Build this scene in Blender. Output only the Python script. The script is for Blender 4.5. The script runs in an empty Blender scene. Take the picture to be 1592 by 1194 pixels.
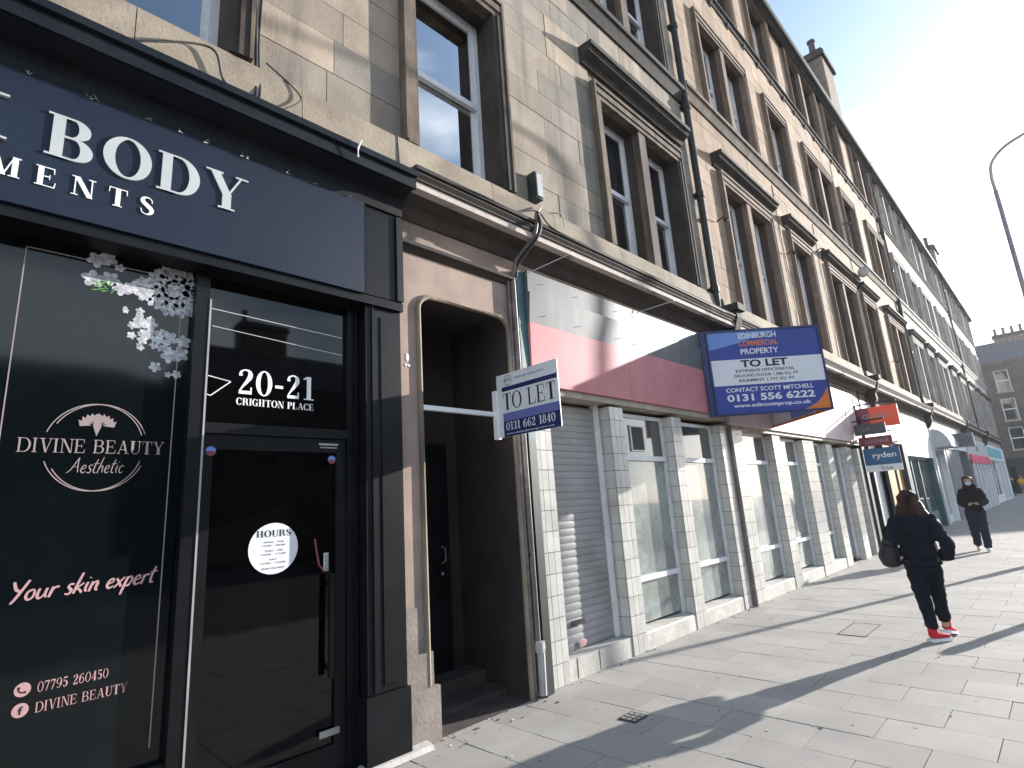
import bpy, bmesh, math, random
from mathutils import Vector, Matrix
rnd = random.Random(7)
S = bpy.context.scene
C = S.collection
# ------------------------------------------------------------------ camera
CAM_H = 1.62
RIGHT = Vector((0.70593511, -0.70528574, -0.0650204)).normalized()
DOWN = Vector((0.11301669, 0.20279208, -0.97267806)).normalized()
FWD = Vector((0.69920158, 0.6792992, 0.2228671)).normalized()
cd = bpy.data.cameras.new('camera'); cam = bpy.data.objects.new('camera', cd); C.objects.link(cam)
m = Matrix.Identity(4)
for i in range(3):
    m[i][0] = RIGHT[i]; m[i][1] = -DOWN[i]; m[i][2] = -FWD[i]
m[0][3], m[1][3], m[2][3] = 0, 0, CAM_H
cam.matrix_world = m
cd.sensor_width = 36; cd.lens = 861.2 / 1592 * 36; cd.clip_start = .05; cd.clip_end = 2000
S.camera = cam
# ------------------------------------------------------------------ light
SUN_AZ, SUN_EL = math.radians(-17), math.radians(14.5)      # azimuth measured from +X
S.view_settings.view_transform = 'Standard'; S.view_settings.look = 'None'
S.view_settings.gamma = 1; S.view_settings.use_curve_mapping = False
S.view_settings.exposure = 1.32
w = bpy.data.worlds.new('World'); S.world = w; w.use_nodes = True
nt = w.node_tree; N = nt.nodes; L = nt.links
N.clear()
out = N.new('ShaderNodeOutputWorld'); bg = N.new('ShaderNodeBackground'); sky = N.new('ShaderNodeTexSky')
sky.sky_type = 'NISHITA'; sky.sun_disc = False; sky.sun_elevation = SUN_EL
sky.sun_rotation = math.pi / 2 - SUN_AZ; sky.air_density = 1.0; sky.dust_density = .8; sky.ozone_density = 1.6
# soft bright cloud bank, thicker towards the horizon
tc = N.new('ShaderNodeTexCoord'); mp = N.new('ShaderNodeMapping'); mp.inputs['Scale'].default_value = (1, 1, 2.6)
nz = N.new('ShaderNodeTexNoise'); nz.inputs['Scale'].default_value = 2.1; nz.inputs['Detail'].default_value = 7; nz.inputs['Roughness'].default_value = .55
sx = N.new('ShaderNodeSeparateXYZ'); mr = N.new('ShaderNodeMapRange')
mr.inputs[1].default_value = .15; mr.inputs[2].default_value = .75; mr.inputs[3].default_value = .30; mr.inputs[4].default_value = -.12
ad = N.new('ShaderNodeMath'); ad.operation = 'ADD'; rp = N.new('ShaderNodeMapRange')
rp.inputs[1].default_value = .50; rp.inputs[2].default_value = .70; rp.inputs[3].default_value = 0; rp.inputs[4].default_value = .85
mx = N.new('ShaderNodeMix'); mx.data_type = 'RGBA'
mx.inputs['B'].default_value = (6.5, 7.2, 7.9, 1)
L.new(tc.outputs['Generated'], mp.inputs['Vector']); L.new(mp.outputs['Vector'], nz.inputs['Vector'])
L.new(tc.outputs['Generated'], sx.inputs[0]); L.new(sx.outputs['Z'], mr.inputs[0])
L.new(nz.outputs['Fac'], ad.inputs[0]); L.new(mr.outputs[0], ad.inputs[1]); L.new(ad.outputs[0], rp.inputs[0])
L.new(rp.outputs[0], mx.inputs['Factor']); L.new(sky.outputs['Color'], mx.inputs['A'])
L.new(mx.outputs['Result'], bg.inputs['Color']); bg.inputs['Strength'].default_value = .135
L.new(bg.outputs[0], out.inputs[0])
sd = bpy.data.lights.new('sun', 'SUN'); sd.energy = 4.5; sd.angle = math.radians(.5); sd.color = (1, .955, .90)
so = bpy.data.objects.new('sun', sd); C.objects.link(so); so.location = (20, -10, 30)
SV = Vector((math.cos(SUN_EL) * math.cos(SUN_AZ), math.cos(SUN_EL) * math.sin(SUN_AZ), math.sin(SUN_EL)))
so.rotation_euler = SV.to_track_quat('Z', 'Y').to_euler()

# ------------------------------------------------------------------ materials
def mat(name, col, rough=.8, var=.25, scale=3., fine=40., bump=.15, rand=0., stain=None, stain_amt=0., streak=False,
        spec=.5, metal=0., coat=0., bumpscale=None, tint=None, thr=(.5, .72)):
    mt = bpy.data.materials.new(name); mt.use_nodes = True; t = mt.node_tree; n = t.nodes; l = t.links
    b = n['Principled BSDF']; b.inputs['Roughness'].default_value = rough; b.inputs['Metallic'].default_value = metal
    b.inputs['Specular IOR Level'].default_value = spec; b.inputs['Coat Weight'].default_value = coat
    g = n.new('ShaderNodeNewGeometry')
    a = n.new('ShaderNodeTexNoise'); a.inputs['Scale'].default_value = scale; a.inputs['Detail'].default_value = 6
    l.new(g.outputs['Position'], a.inputs['Vector'])
    f = n.new('ShaderNodeTexNoise'); f.inputs['Scale'].default_value = fine; f.inputs['Detail'].default_value = 4
    l.new(g.outputs['Position'], f.inputs['Vector'])
    r1 = n.new('ShaderNodeMapRange'); r1.inputs[1].default_value = .3; r1.inputs[2].default_value = .7
    r1.inputs[3].default_value = 1 - var; r1.inputs[4].default_value = 1 + var; l.new(a.outputs['Fac'], r1.inputs[0])
    r2 = n.new('ShaderNodeMapRange'); r2.inputs[1].default_value = .3; r2.inputs[2].default_value = .7
    r2.inputs[3].default_value = 1 - var * .6; r2.inputs[4].default_value = 1 + var * .6; l.new(f.outputs['Fac'], r2.inputs[0])
    mm = n.new('ShaderNodeMath'); mm.operation = 'MULTIPLY'; l.new(r1.outputs[0], mm.inputs[0]); l.new(r2.outputs[0], mm.inputs[1])
    last = mm.outputs[0]
    if rand:
        oi = n.new('ShaderNodeObjectInfo'); r3 = n.new('ShaderNodeMapRange')
        r3.inputs[3].default_value = 1 - rand; r3.inputs[4].default_value = 1 + rand; l.new(oi.outputs['Random'], r3.inputs[0])
        m3 = n.new('ShaderNodeMath'); m3.operation = 'MULTIPLY'; l.new(last, m3.inputs[0]); l.new(r3.outputs[0], m3.inputs[1]); last = m3.outputs[0]
    base = n.new('ShaderNodeRGB'); base.outputs[0].default_value = (*col, 1); basec = base.outputs[0]
    if tint:
        oi = n.new('ShaderNodeObjectInfo'); ml = n.new('ShaderNodeMath'); ml.operation = 'MULTIPLY'; ml.inputs[1].default_value = 7.31
        fr = n.new('ShaderNodeMath'); fr.operation = 'FRACT'; l.new(oi.outputs['Random'], ml.inputs[0]); l.new(ml.outputs[0], fr.inputs[0])
        tm = n.new('ShaderNodeMix'); tm.data_type = 'RGBA'; l.new(fr.outputs[0], tm.inputs['Factor']); l.new(basec, tm.inputs['A'])
        tm.inputs['B'].default_value = (*tint, 1); basec = tm.outputs['Result']
    v = n.new('ShaderNodeVectorMath'); v.operation = 'SCALE'; l.new(basec, v.inputs[0]); l.new(last, v.inputs['Scale'])
    res = v.outputs[0]
    if stain:
        s = n.new('ShaderNodeTexNoise'); s.inputs['Scale'].default_value = 1.0; s.inputs['Detail'].default_value = 8; s.inputs['Roughness'].default_value = .65
        q = n.new('ShaderNodeMapping'); q.inputs['Scale'].default_value = (5, 5, .55) if streak else (1.6, 1.6, 1.6)
        l.new(g.outputs['Position'], q.inputs['Vector']); l.new(q.outputs['Vector'], s.inputs['Vector'])
        r = n.new('ShaderNodeMapRange'); r.inputs[1].default_value = thr[0]; r.inputs[2].default_value = thr[1]
        r.inputs[3].default_value = 0; r.inputs[4].default_value = stain_amt; l.new(s.outputs['Fac'], r.inputs[0])
        x = n.new('ShaderNodeMix'); x.data_type = 'RGBA'; l.new(r.outputs[0], x.inputs['Factor']); l.new(res, x.inputs['A'])
        x.inputs['B'].default_value = (*stain, 1); res = x.outputs['Result']
    l.new(res, b.inputs['Base Color'])
    if bump:
        bp = n.new('ShaderNodeBump'); bp.inputs['Strength'].default_value = bump; bp.inputs['Distance'].default_value = .01
        l.new(f.outputs['Fac'], bp.inputs['Height']); l.new(bp.outputs[0], b.inputs['Normal'])
    return mt
def flat(name, col, rough=.5, spec=.5, metal=0., coat=0.):
    return mat(name, col, rough, var=.06, bump=0, spec=spec, metal=metal, coat=coat)
def glass(name, tint=(.8, .85, .85), ior=1.55, gain=1.):
    mt = bpy.data.materials.new(name); mt.use_nodes = True; t = mt.node_tree; n = t.nodes; l = t.links; n.clear()
    o = n.new('ShaderNodeOutputMaterial'); mi = n.new('ShaderNodeMixShader'); tr = n.new('ShaderNodeBsdfTransparent'); gl = n.new('ShaderNodeBsdfGlossy')
    tr.inputs[0].default_value = (*tint, 1); gl.inputs['Roughness'].default_value = .015
    fr = n.new('ShaderNodeFresnel'); fr.inputs[0].default_value = ior
    ml = n.new('ShaderNodeMath'); ml.operation = 'MULTIPLY'; ml.inputs[1].default_value = gain; ml.use_clamp = True
    l.new(fr.outputs[0], ml.inputs[0]); l.new(ml.outputs[0], mi.inputs[0]); l.new(tr.outputs[0], mi.inputs[1]); l.new(gl.outputs[0], mi.inputs[2])
    l.new(mi.outputs[0], o.inputs[0]); return mt
M = {}
M['ashlar'] = mat('ashlar_grey_tan', (.222, .20, .168), .9, .16, 2.5, 60, .25, rand=.12, tint=(.36, .285, .215), stain=(.10, .085, .07), stain_amt=.62, streak=True, thr=(.47, .70))
M['ashlar_warm'] = mat('ashlar_warm', (.295, .205, .135), .9, .16, 2.5, 60, .25, rand=.12, tint=(.385, .278, .195), stain=(.15, .105, .078), stain_amt=.6, streak=True, thr=(.47, .70))
M['ashlar_pale'] = mat('ashlar_pale', (.50, .46, .41), .9, .15, 1.5, 40, .2, stain=(.2, .17, .15), stain_amt=.35, streak=True)
M['black_soot_shade'] = mat('soot_shade_black_stone', (.040, .031, .025), .9, .35, 4, 50, .3, stain=(.09, .07, .055), stain_amt=.5, streak=True)  # sooty stone; on window reveals the recess shade is put into its colour
M['brown_soot_shade'] = mat('soot_shade_brown_stone', (.058, .042, .032), .9, .3, 4, 50, .3, stain=(.035, .028, .022), stain_amt=.6, streak=True)  # browner reveal stone, soot and recess shade together in one colour
M['mortar'] = mat('mortar', (.17, .14, .11), .95, .2, 4, 60, .2)
M['soot'] = mat('sooty_stone', (.15, .115, .085), .9, .3, 3, 50, .3, stain=(.05, .04, .035), stain_amt=.8, streak=True, thr=(.42, .62))
M['dress'] = mat('dressed_stone', (.26, .21, .155), .9, .22, 3, 50, .25, stain=(.08, .065, .05), stain_amt=.75, streak=True, thr=(.46, .64))
M['dress_warm'] = mat('dressed_stone_warm', (.19, .135, .10), .9, .2, 3, 50, .25, stain=(.09, .07, .055), stain_amt=.7, streak=True, thr=(.46, .64))
M['dress_pale'] = mat('dressed_stone_pale', (.36, .33, .30), .9, .2, 2, 40, .2, stain=(.14, .12, .10), stain_amt=.6, streak=True)
M['sill'] = mat('sill_stone', (.29, .24, .18), .9, .18, 3, 50, .3, rand=.12, stain=(.13, .10, .075), stain_amt=.7, thr=(.5, .7))
M['grime'] = mat('grimy_moulding', (.032, .027, .023), .85, .4, 6, 60, .5, stain=(.26, .22, .18), stain_amt=.8, thr=(.60, .70))
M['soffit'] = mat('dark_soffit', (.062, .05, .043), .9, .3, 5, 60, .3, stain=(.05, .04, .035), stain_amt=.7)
M['lip'] = mat('flaking_lip', (.50, .43, .38), .85, .12, 5, 50, .4, stain=(.09, .075, .06), stain_amt=.9, thr=(.52, .62))
M['pinkwall'] = mat('pink_plaster', (.335, .25, .205), .9, .15, 3, 70, .2, stain=(.15, .115, .095), stain_amt=.65, thr=(.50, .72))
M['pinkdirty'] = mat('peeling_plaster', (.235, .20, .172), .9, .18, 5, 40, .35, stain=(.13, .11, .095), stain_amt=.5, thr=(.5, .7))
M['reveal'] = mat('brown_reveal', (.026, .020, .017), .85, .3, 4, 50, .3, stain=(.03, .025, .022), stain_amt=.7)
M['blackpaint'] = mat('black_shop_paint', (.0055, .006, .0075), .38, .3, 4, 30, .05, stain=(.02, .021, .024), stain_amt=.35, spec=.22)
M['navy'] = mat('navy_fascia', (.010, .017, .033), .45, .12, 2, 30, .03, spec=.3)
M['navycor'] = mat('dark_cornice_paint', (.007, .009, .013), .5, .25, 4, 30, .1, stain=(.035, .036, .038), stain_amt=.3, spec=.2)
M['vinyl'] = mat('black_window_film', (.003, .005, .006), .07, .2, 2, 20, 0, spec=.36)
M['doorglass'] = mat('dark_door_glass', (.0015, .0015, .002), .03, .2, 2, 20, 0, spec=.42)
M['letter'] = mat('brushed_silver_letter', (.44, .46, .46), .45, .06, 3, 60, 0, metal=.0)
M['white'] = mat('white_print', (.80, .80, .80), .5, .04, 4, 40, 0)
M['paleprint'] = mat('pale_pink_print', (.30, .235, .23), .5, .10, 4, 20, 0)
M['pinkprint'] = mat('pink_print', (.46, .27, .27), .5, .1, 4, 20, 0)
M['petal'] = mat('petal_print', (.45, .45, .47), .5, .45, 28, 90, 0)
M['leafprint'] = mat('leaf_print', (.10, .26, .07), .5, .3, 20, 60, 0)
M['whiteframe'] = mat('white_painted_sash', (.70, .70, .72), .45, .08, 4, 30, .05, stain=(.42, .40, .37), stain_amt=.3)
M['tile'] = mat('white_glazed_tile', (.50, .487, .45), .25, .08, 5, 30, .03, rand=.10, stain=(.27, .24, .19), stain_amt=.5, thr=(.52, .75), coat=.2)
M['grout'] = mat('tile_grout', (.10, .09, .08), .9, .2, 6, 60, .2)
M['render_white'] = mat('grubby_white_sill', (.46, .44, .40), .7, .16, 6, 40, .2, stain=(.28, .25, .2), stain_amt=.6)
M['wash'] = mat('whitewashed_glass', (.235, .265, .25), .12, .25, 3.2, 25, 0, stain=(.36, .41, .39), stain_amt=.5, coat=1.)
M['darkpane'] = mat('dim_glass', (.055, .062, .06), .06, .3, 3, 20, 0, coat=1.)
M['shutter'] = mat('galvanised_shutter', (.31, .305, .30), .55, .10, 3, 40, .05, metal=0, spec=.25, stain=(.15, .135, .12), stain_amt=.5)
M['red'] = mat('red_fascia', (.50, .20, .215), .55, .12, 2.2, 30, .02, stain=(.36, .20, .21), stain_amt=.5, streak=True, spec=.15)
M['greyfas'] = mat('grey_fascia', (.13, .135, .14), .52, .18, 1.4, 30, .02, stain=(.26, .27, .27), stain_amt=.5, streak=True, spec=.2)
M['pinkfas'] = mat('pale_pink_fascia', (.62, .47, .47), .5, .10, 2.2, 30, .02, spec=.6)  # paler pink than the red panels
M['beige'] = mat('beige_board', (.36, .32, .26), .7, .2, 5, 30, .1)
M['teal'] = mat('teal_paint', (.025, .09, .10), .5, .2, 5, 30, .1, stain=(.2, .25, .25), stain_amt=.3, thr=(.62, .7))
M['darkgreen'] = mat('dark_green_paint', (.018, .028, .028), .5, .2, 5, 30, .1)
M['pipe'] = mat('painted_pipe', (.15, .12, .115), .6, .3, 6, 40, .2, stain=(.4, .38, .36), stain_amt=.5, thr=(.55, .65))
M['blackiron'] = mat('black_cast_iron', (.014, .013, .013), .6, .3, 8, 40, .3)
M['pipewhite'] = mat('white_pipe', (.36, .34, .33), .6, .2, 6, 40, .1)
M['slab'] = mat('sandstone_slab', (.318, .296, .268), .82, .10, 1.7, 90, .12, rand=.07, tint=(.345, .322, .292), stain=(.225, .22, .212), stain_amt=.4, thr=(.52, .75))
M['gum'] = mat('trodden_gum', (.46, .44, .41), .9, .2, 6, 60, 0)
M['joint'] = mat('paving_joint', (.085, .08, .075), .95, .3, 6, 60, .3)
M['asphalt'] = mat('asphalt', (.06, .06, .06), .9, .2, 3, 120, .3)
M['kerb'] = mat('granite_kerb', (.25, .24, .235), .8, .2, 6, 80, .2)
M['gutter'] = mat('copper_green_gutter', (.08, .10, .09), .7, .25, 3, 30, .2)
M['slate'] = mat('roof_slate', (.07, .072, .08), .7, .3, 3, 30, .3)
M['pot'] = mat('clay_pot', (.085, .055, .055), .8, .2, 6, 40, .2)
M['curtain'] = mat('net_curtain', (.70, .73, .78), .9, .1, 6, 60, 0)
M['dark'] = mat('dark_interior', (.02, .018, .017), .9, .2, 3, 30, 0)
M['glass'] = glass('window_glass', gain=8.)
M['glassdark'] = mat('window_glass_dark', (.012, .015, .02), .03, .2, 3, 20, 0, spec=1., coat=1.)
M['blindpane'] = mat('pane_with_blind', (.20, .20, .21), .06, .12, 3, 20, 0, coat=1.)
M['signblue'] = mat('sign_blue', (.022, .045, .26), .45, .05, 3, 30, 0)
M['signnavy'] = mat('sign_navy', (.012, .022, .10), .4, .05, 3, 30, 0)
M['signlilac'] = mat('sign_lilac', (.12, .14, .36), .45, .05, 3, 30, 0)
M['signlight'] = mat('sign_light_blue', (.13, .24, .56), .45, .05, 3, 30, 0)
M['signwhite'] = mat('sign_white', (.66, .67, .70), .5, .04, 3, 30, 0)
M['signorange'] = mat('sign_orange', (.62, .17, .03), .45, .05, 3, 30, 0)
M['signred'] = mat('sign_red_orange', (.80, .09, .03), .5, .05, 3, 30, 0)
M['ink'] = mat('black_ink', (.01, .01, .012), .5, .05, 3, 30, 0)
M['signdark'] = mat('sign_dark_grey', (.045, .047, .052), .5, .1, 3, 30, 0)
M['maroon'] = mat('sign_maroon', (.20, .035, .05), .5, .1, 3, 30, 0)
M['signteal'] = mat('sign_steel_blue', (.025, .10, .22), .5, .05, 3, 30, 0)
M['ochre'] = mat('ochre_boards', (.42, .20, .03), .7, .2, 4, 40, .1)
M['greyshop'] = mat('grey_shop_paint', (.12, .13, .16), .6, .1, 3, 30, .05)
M['tealshop'] = mat('turquoise_panel', (.13, .42, .46), .5, .1, 3, 30, 0)
M['pinkband'] = mat('hot_pink_band', (.72, .03, .13), .5, .05, 3, 30, 0)
M['galv'] = mat('galvanised_steel', (.36, .35, .35), .5, .15, 6, 40, 0, metal=.4)
M['cloth'] = mat('navy_coat', (.010, .013, .022), .95, .3, 9, 120, .6, spec=.15)
M['cloth2'] = mat('black_coat', (.008, .009, .012), .95, .3, 9, 120, .6, spec=.15)
M['trouser'] = mat('navy_trousers', (.009, .012, .020), .95, .2, 12, 150, .4, spec=.15)
M['trouser2'] = mat('blue_joggers', (.016, .022, .040), .95, .2, 12, 150, .4, spec=.15)
M['skin'] = mat('skin', (.50, .31, .22), .6, .06, 8, 60, 0)
M['hair'] = mat('auburn_hair', (.034, .010, .004), .38, .5, 14, 150, .6)
M['hair2'] = mat('brown_hair', (.03, .015, .009), .5, .4, 14, 150, .6)
M['shoe'] = mat('red_canvas', (.52, .015, .03), .8, .1, 10, 80, .2)
M['sole'] = mat('white_rubber', (.72, .72, .76), .6, .1, 10, 80, 0)
M['mask'] = mat('blue_face_mask', (.38, .58, .74), .8, .05, 10, 80, 0)
M['yellow'] = mat('mustard_coat', (.50, .30, .02), .9, .2, 10, 80, .2)
M['bag'] = mat('black_bag', (.012, .011, .013), .6, .2, 10, 80, .2)

# ------------------------------------------------------------------ mesh helpers
WLOC = {}
def tag(o, label=None, cat=None, group=None, kind=None):
    if label: o['label'] = label
    if cat: o['category'] = cat
    if group: o['group'] = group
    if kind: o['kind'] = kind
    return o
def empty(name, loc, label=None, cat=None, group=None, kind=None):
    o = bpy.data.objects.new(name, None); C.objects.link(o); o.location = loc; WLOC[o] = Vector(loc)
    o.empty_display_size = .2
    return tag(o, label, cat, group, kind)
class MB:
    def __init__(s): s.v = []; s.f = []; s.m = []; s.mi = 0; s.T = None
    def add(s, vs, fs):
        n = len(s.v)
        s.v += [(s.T @ Vector(p)) if s.T else Vector(p) for p in vs]
        s.f += [[i + n for i in f] for f in fs]; s.m += [s.mi] * len(fs); return s
    def box(s, x0, x1, y0, y1, z0, z1):
        vs = [(x, y, z) for x in (x0, x1) for y in (y0, y1) for z in (z0, z1)]
        return s.add(vs, [(0, 1, 3, 2), (4, 6, 7, 5), (0, 4, 5, 1), (2, 3, 7, 6), (0, 2, 6, 4), (1, 5, 7, 3)])
    def prism(s, pts, o, U, V, W):           # polygon pts (u,v) at origin o, extruded by vector W
        o, U, V, W = map(Vector, (o, U, V, W)); n = len(pts)
        a = [o + U * u + V * v for u, v in pts]; b = [p + W for p in a]
        return s.add(a + b, [list(range(n)), list(range(2 * n - 1, n - 1, -1))] + [(i, i + n, (i + 1) % n + n, (i + 1) % n) for i in range(n)])
    def profile(s, prof, x0, x1):            # prof: (y,z) closed polygon swept along X
        return s.prism(prof, (x0, 0, 0), (0, 1, 0), (0, 0, 1), (x1 - x0, 0, 0))
    def tube(s, pts, r, n=8, caps=True):
        pts = [Vector(p) for p in pts]; rs = r if isinstance(r, (list, tuple)) else [r] * len(pts)
        rings = []; ref = None
        for i, p in enumerate(pts):
            d = (pts[min(i + 1, len(pts) - 1)] - pts[max(i - 1, 0)]).normalized()
            if ref is None:
                ref = Vector((0, 0, 1)) if abs(d.z) < .9 else Vector((1, 0, 0))
            a = d.cross(ref).normalized(); b = d.cross(a); ref = -b if False else ref
            rings.append([p + (a * math.cos(t) + b * math.sin(t)) * rs[i] for t in [2 * math.pi * k / n for k in range(n)]])
        vs = [q for g in rings for q in g]; fs = []
        for i in range(len(pts) - 1):
            for k in range(n): fs.append((i * n + k, i * n + (k + 1) % n, (i + 1) * n + (k + 1) % n, (i + 1) * n + k))
        if caps: fs += [list(range(n))[::-1], [len(vs) - n + k for k in range(n)]]
        return s.add(vs, fs)
    def lathe(s, prof, o, n=16):
        o = Vector(o); vs = [(o.x + r * math.cos(2 * math.pi * k / n), o.y + r * math.sin(2 * math.pi * k / n), o.z + z) for r, z in prof for k in range(n)]
        fs = []
        for i in range(len(prof) - 1):
            for k in range(n): fs.append((i * n + k, i * n + (k + 1) % n, (i + 1) * n + (k + 1) % n, (i + 1) * n + k))
        return s.add(vs, fs + [list(range(n))[::-1], [len(vs) - n + k for k in range(n)]])
    def ell(s, c, r, n=10, k=6):
        vs = [(c[0], c[1], c[2] - r[2])]
        for i in range(1, k):
            t = math.pi * i / k - math.pi / 2
            vs += [(c[0] + r[0] * math.cos(t) * math.cos(2 * math.pi * j / n), c[1] + r[1] * math.cos(t) * math.sin(2 * math.pi * j / n), c[2] + r[2] * math.sin(t)) for j in range(n)]
        vs.append((c[0], c[1], c[2] + r[2])); fs = [(0, 1 + (j + 1) % n, 1 + j) for j in range(n)]
        for i in range(k - 2):
            for j in range(n): fs.append((1 + i * n + j, 1 + i * n + (j + 1) % n, 1 + (i + 1) * n + (j + 1) % n, 1 + (i + 1) * n + j))
        e = len(vs) - 1; fs += [(e, 1 + (k - 2) * n + j, 1 + (k - 2) * n + (j + 1) % n) for j in range(n)]
        return s.add(vs, fs)
    def build(s, name, mats, parent=None, label=None, cat=None, group=None, kind=None, smooth=False, fix=True):
        mats = mats if isinstance(mats, (list, tuple)) else [mats]
        lo = [min(v[i] for v in s.v) for i in range(3)]; hi = [max(v[i] for v in s.v) for i in range(3)]
        c = Vector(((lo[0] + hi[0]) / 2, (lo[1] + hi[1]) / 2, lo[2]))
        me = bpy.data.meshes.new(name); me.from_pydata([v - c for v in s.v], [], s.f)
        for q in mats: me.materials.append(M[q] if isinstance(q, str) else q)
        me.polygons.foreach_set('material_index', s.m)
        if fix:
            bm = bmesh.new(); bm.from_mesh(me); bmesh.ops.recalc_face_normals(bm, faces=bm.faces); bm.to_mesh(me); bm.free()
        if smooth: me.polygons.foreach_set('use_smooth', [True] * len(me.polygons))
        me.update()
        return link(name, me, c, parent, label, cat, group, kind)
def link(name, me, c, parent=None, label=None, cat=None, group=None, kind=None, scale=None):
    o = bpy.data.objects.new(name, me); C.objects.link(o); c = Vector(c)
    WLOC[o] = c
    if parent: o.parent = parent; o.location = c - WLOC[parent]
    else: o.location = c
    if scale: o.scale = scale
    return tag(o, label, cat, group, kind)
def cube_mesh(name, material, bevel=0):
    bm = bmesh.new(); bmesh.ops.create_cube(bm, size=1)
    me = bpy.data.meshes.new(name); bm.to_mesh(me); bm.free(); me.materials.append(M[material]); return me
def piece(name, me, x0, x1, y0, y1, z0, z1, parent):
    return link(name, me, ((x0 + x1) / 2, (y0 + y1) / 2, (z0 + z1) / 2), parent, scale=(x1 - x0, y1 - y0, z1 - z0))
def proj(p):
    q = Vector(p) - Vector((0, 0, CAM_H)); z = q.dot(FWD)
    if z < .05: return None
    return (796 + 861.2 * q.dot(RIGHT) / z, 597 + 861.2 * q.dot(DOWN) / z)
def inframe(p, mar=30):
    q = proj(p); return q is not None and -mar < q[0] < 1592 + mar and -mar < q[1] < 1194 + mar
def dist(p): return (Vector(p) - Vector((0, 0, CAM_H))).length

# ------------------------------------------------------------------ lettering
def catmull(pts, k=5):
    o = []
    for i in range(len(pts) - 1):
        p0 = pts[max(i - 1, 0)]; p1 = pts[i]; p2 = pts[i + 1]; p3 = pts[min(i + 2, len(pts) - 1)]
        for j in range(k):
            t = j / k
            o.append(tuple(.5 * ((2 * b) + (c - a) * t + (2 * a - 5 * b + 4 * c - d) * t * t + (3 * b - a - 3 * c + d) * t ** 3) for a, b, c, d in zip(p0, p1, p2, p3)))
    return o + [tuple(pts[-1])]
def stroke(pts, k=5):          # (x,y,width) -> quads
    p = catmull(pts, k); L_, R_ = [], []
    for i, (x, y, wd) in enumerate(p):
        a = p[max(i - 1, 0)]; b = p[min(i + 1, len(p) - 1)]; dx, dy = b[0] - a[0], b[1] - a[1]; l = math.hypot(dx, dy) or 1
        L_.append((x - dy / l * wd / 2, y + dx / l * wd / 2)); R_.append((x + dy / l * wd / 2, y - dx / l * wd / 2))
    return [[L_[i], L_[i + 1], R_[i + 1], R_[i]] for i in range(len(p) - 1)]
def rc(x0, y0, x1, y1): return [[(x0, y0), (x1, y0), (x1, y1), (x0, y1)]]
def ring(cx, cy, rx, ry, wd, th, a0, a1, n=20):
    o = []; wd *= WT[0]
    for i in range(n):
        q = []
        for a, inn in ((a0 + (a1 - a0) * i / n, 0), (a0 + (a1 - a0) * (i + 1) / n, 0), (a0 + (a1 - a0) * (i + 1) / n, 1), (a0 + (a1 - a0) * i / n, 1)):
            a = math.radians(a); q.append((cx + (rx - wd * inn) * math.cos(a), cy + (ry - th * inn) * math.sin(a)))
        o.append(q)
    return o
T_ = .045
WT = [1.]
def stem(x, wd=.19, y0=0, y1=1, s=.08):
    wd *= WT[0]
    return rc(x, y0, x + wd, y1) + (rc(x - s, y0, x + wd + s, y0 + T_) + rc(x - s, y1 - T_, x + wd + s, y1) if s else [])
def diag(x0, y0, x1, y1, wd):
    wd = wd * WT[0] if wd > .1 else wd
    return [[(x0 - wd / 2, y0), (x0 + wd / 2, y0), (x1 + wd / 2, y1), (x1 - wd / 2, y1)]]
def sf(x, y, h=.1): return rc(x - h, y, x + h, y + T_)
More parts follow.
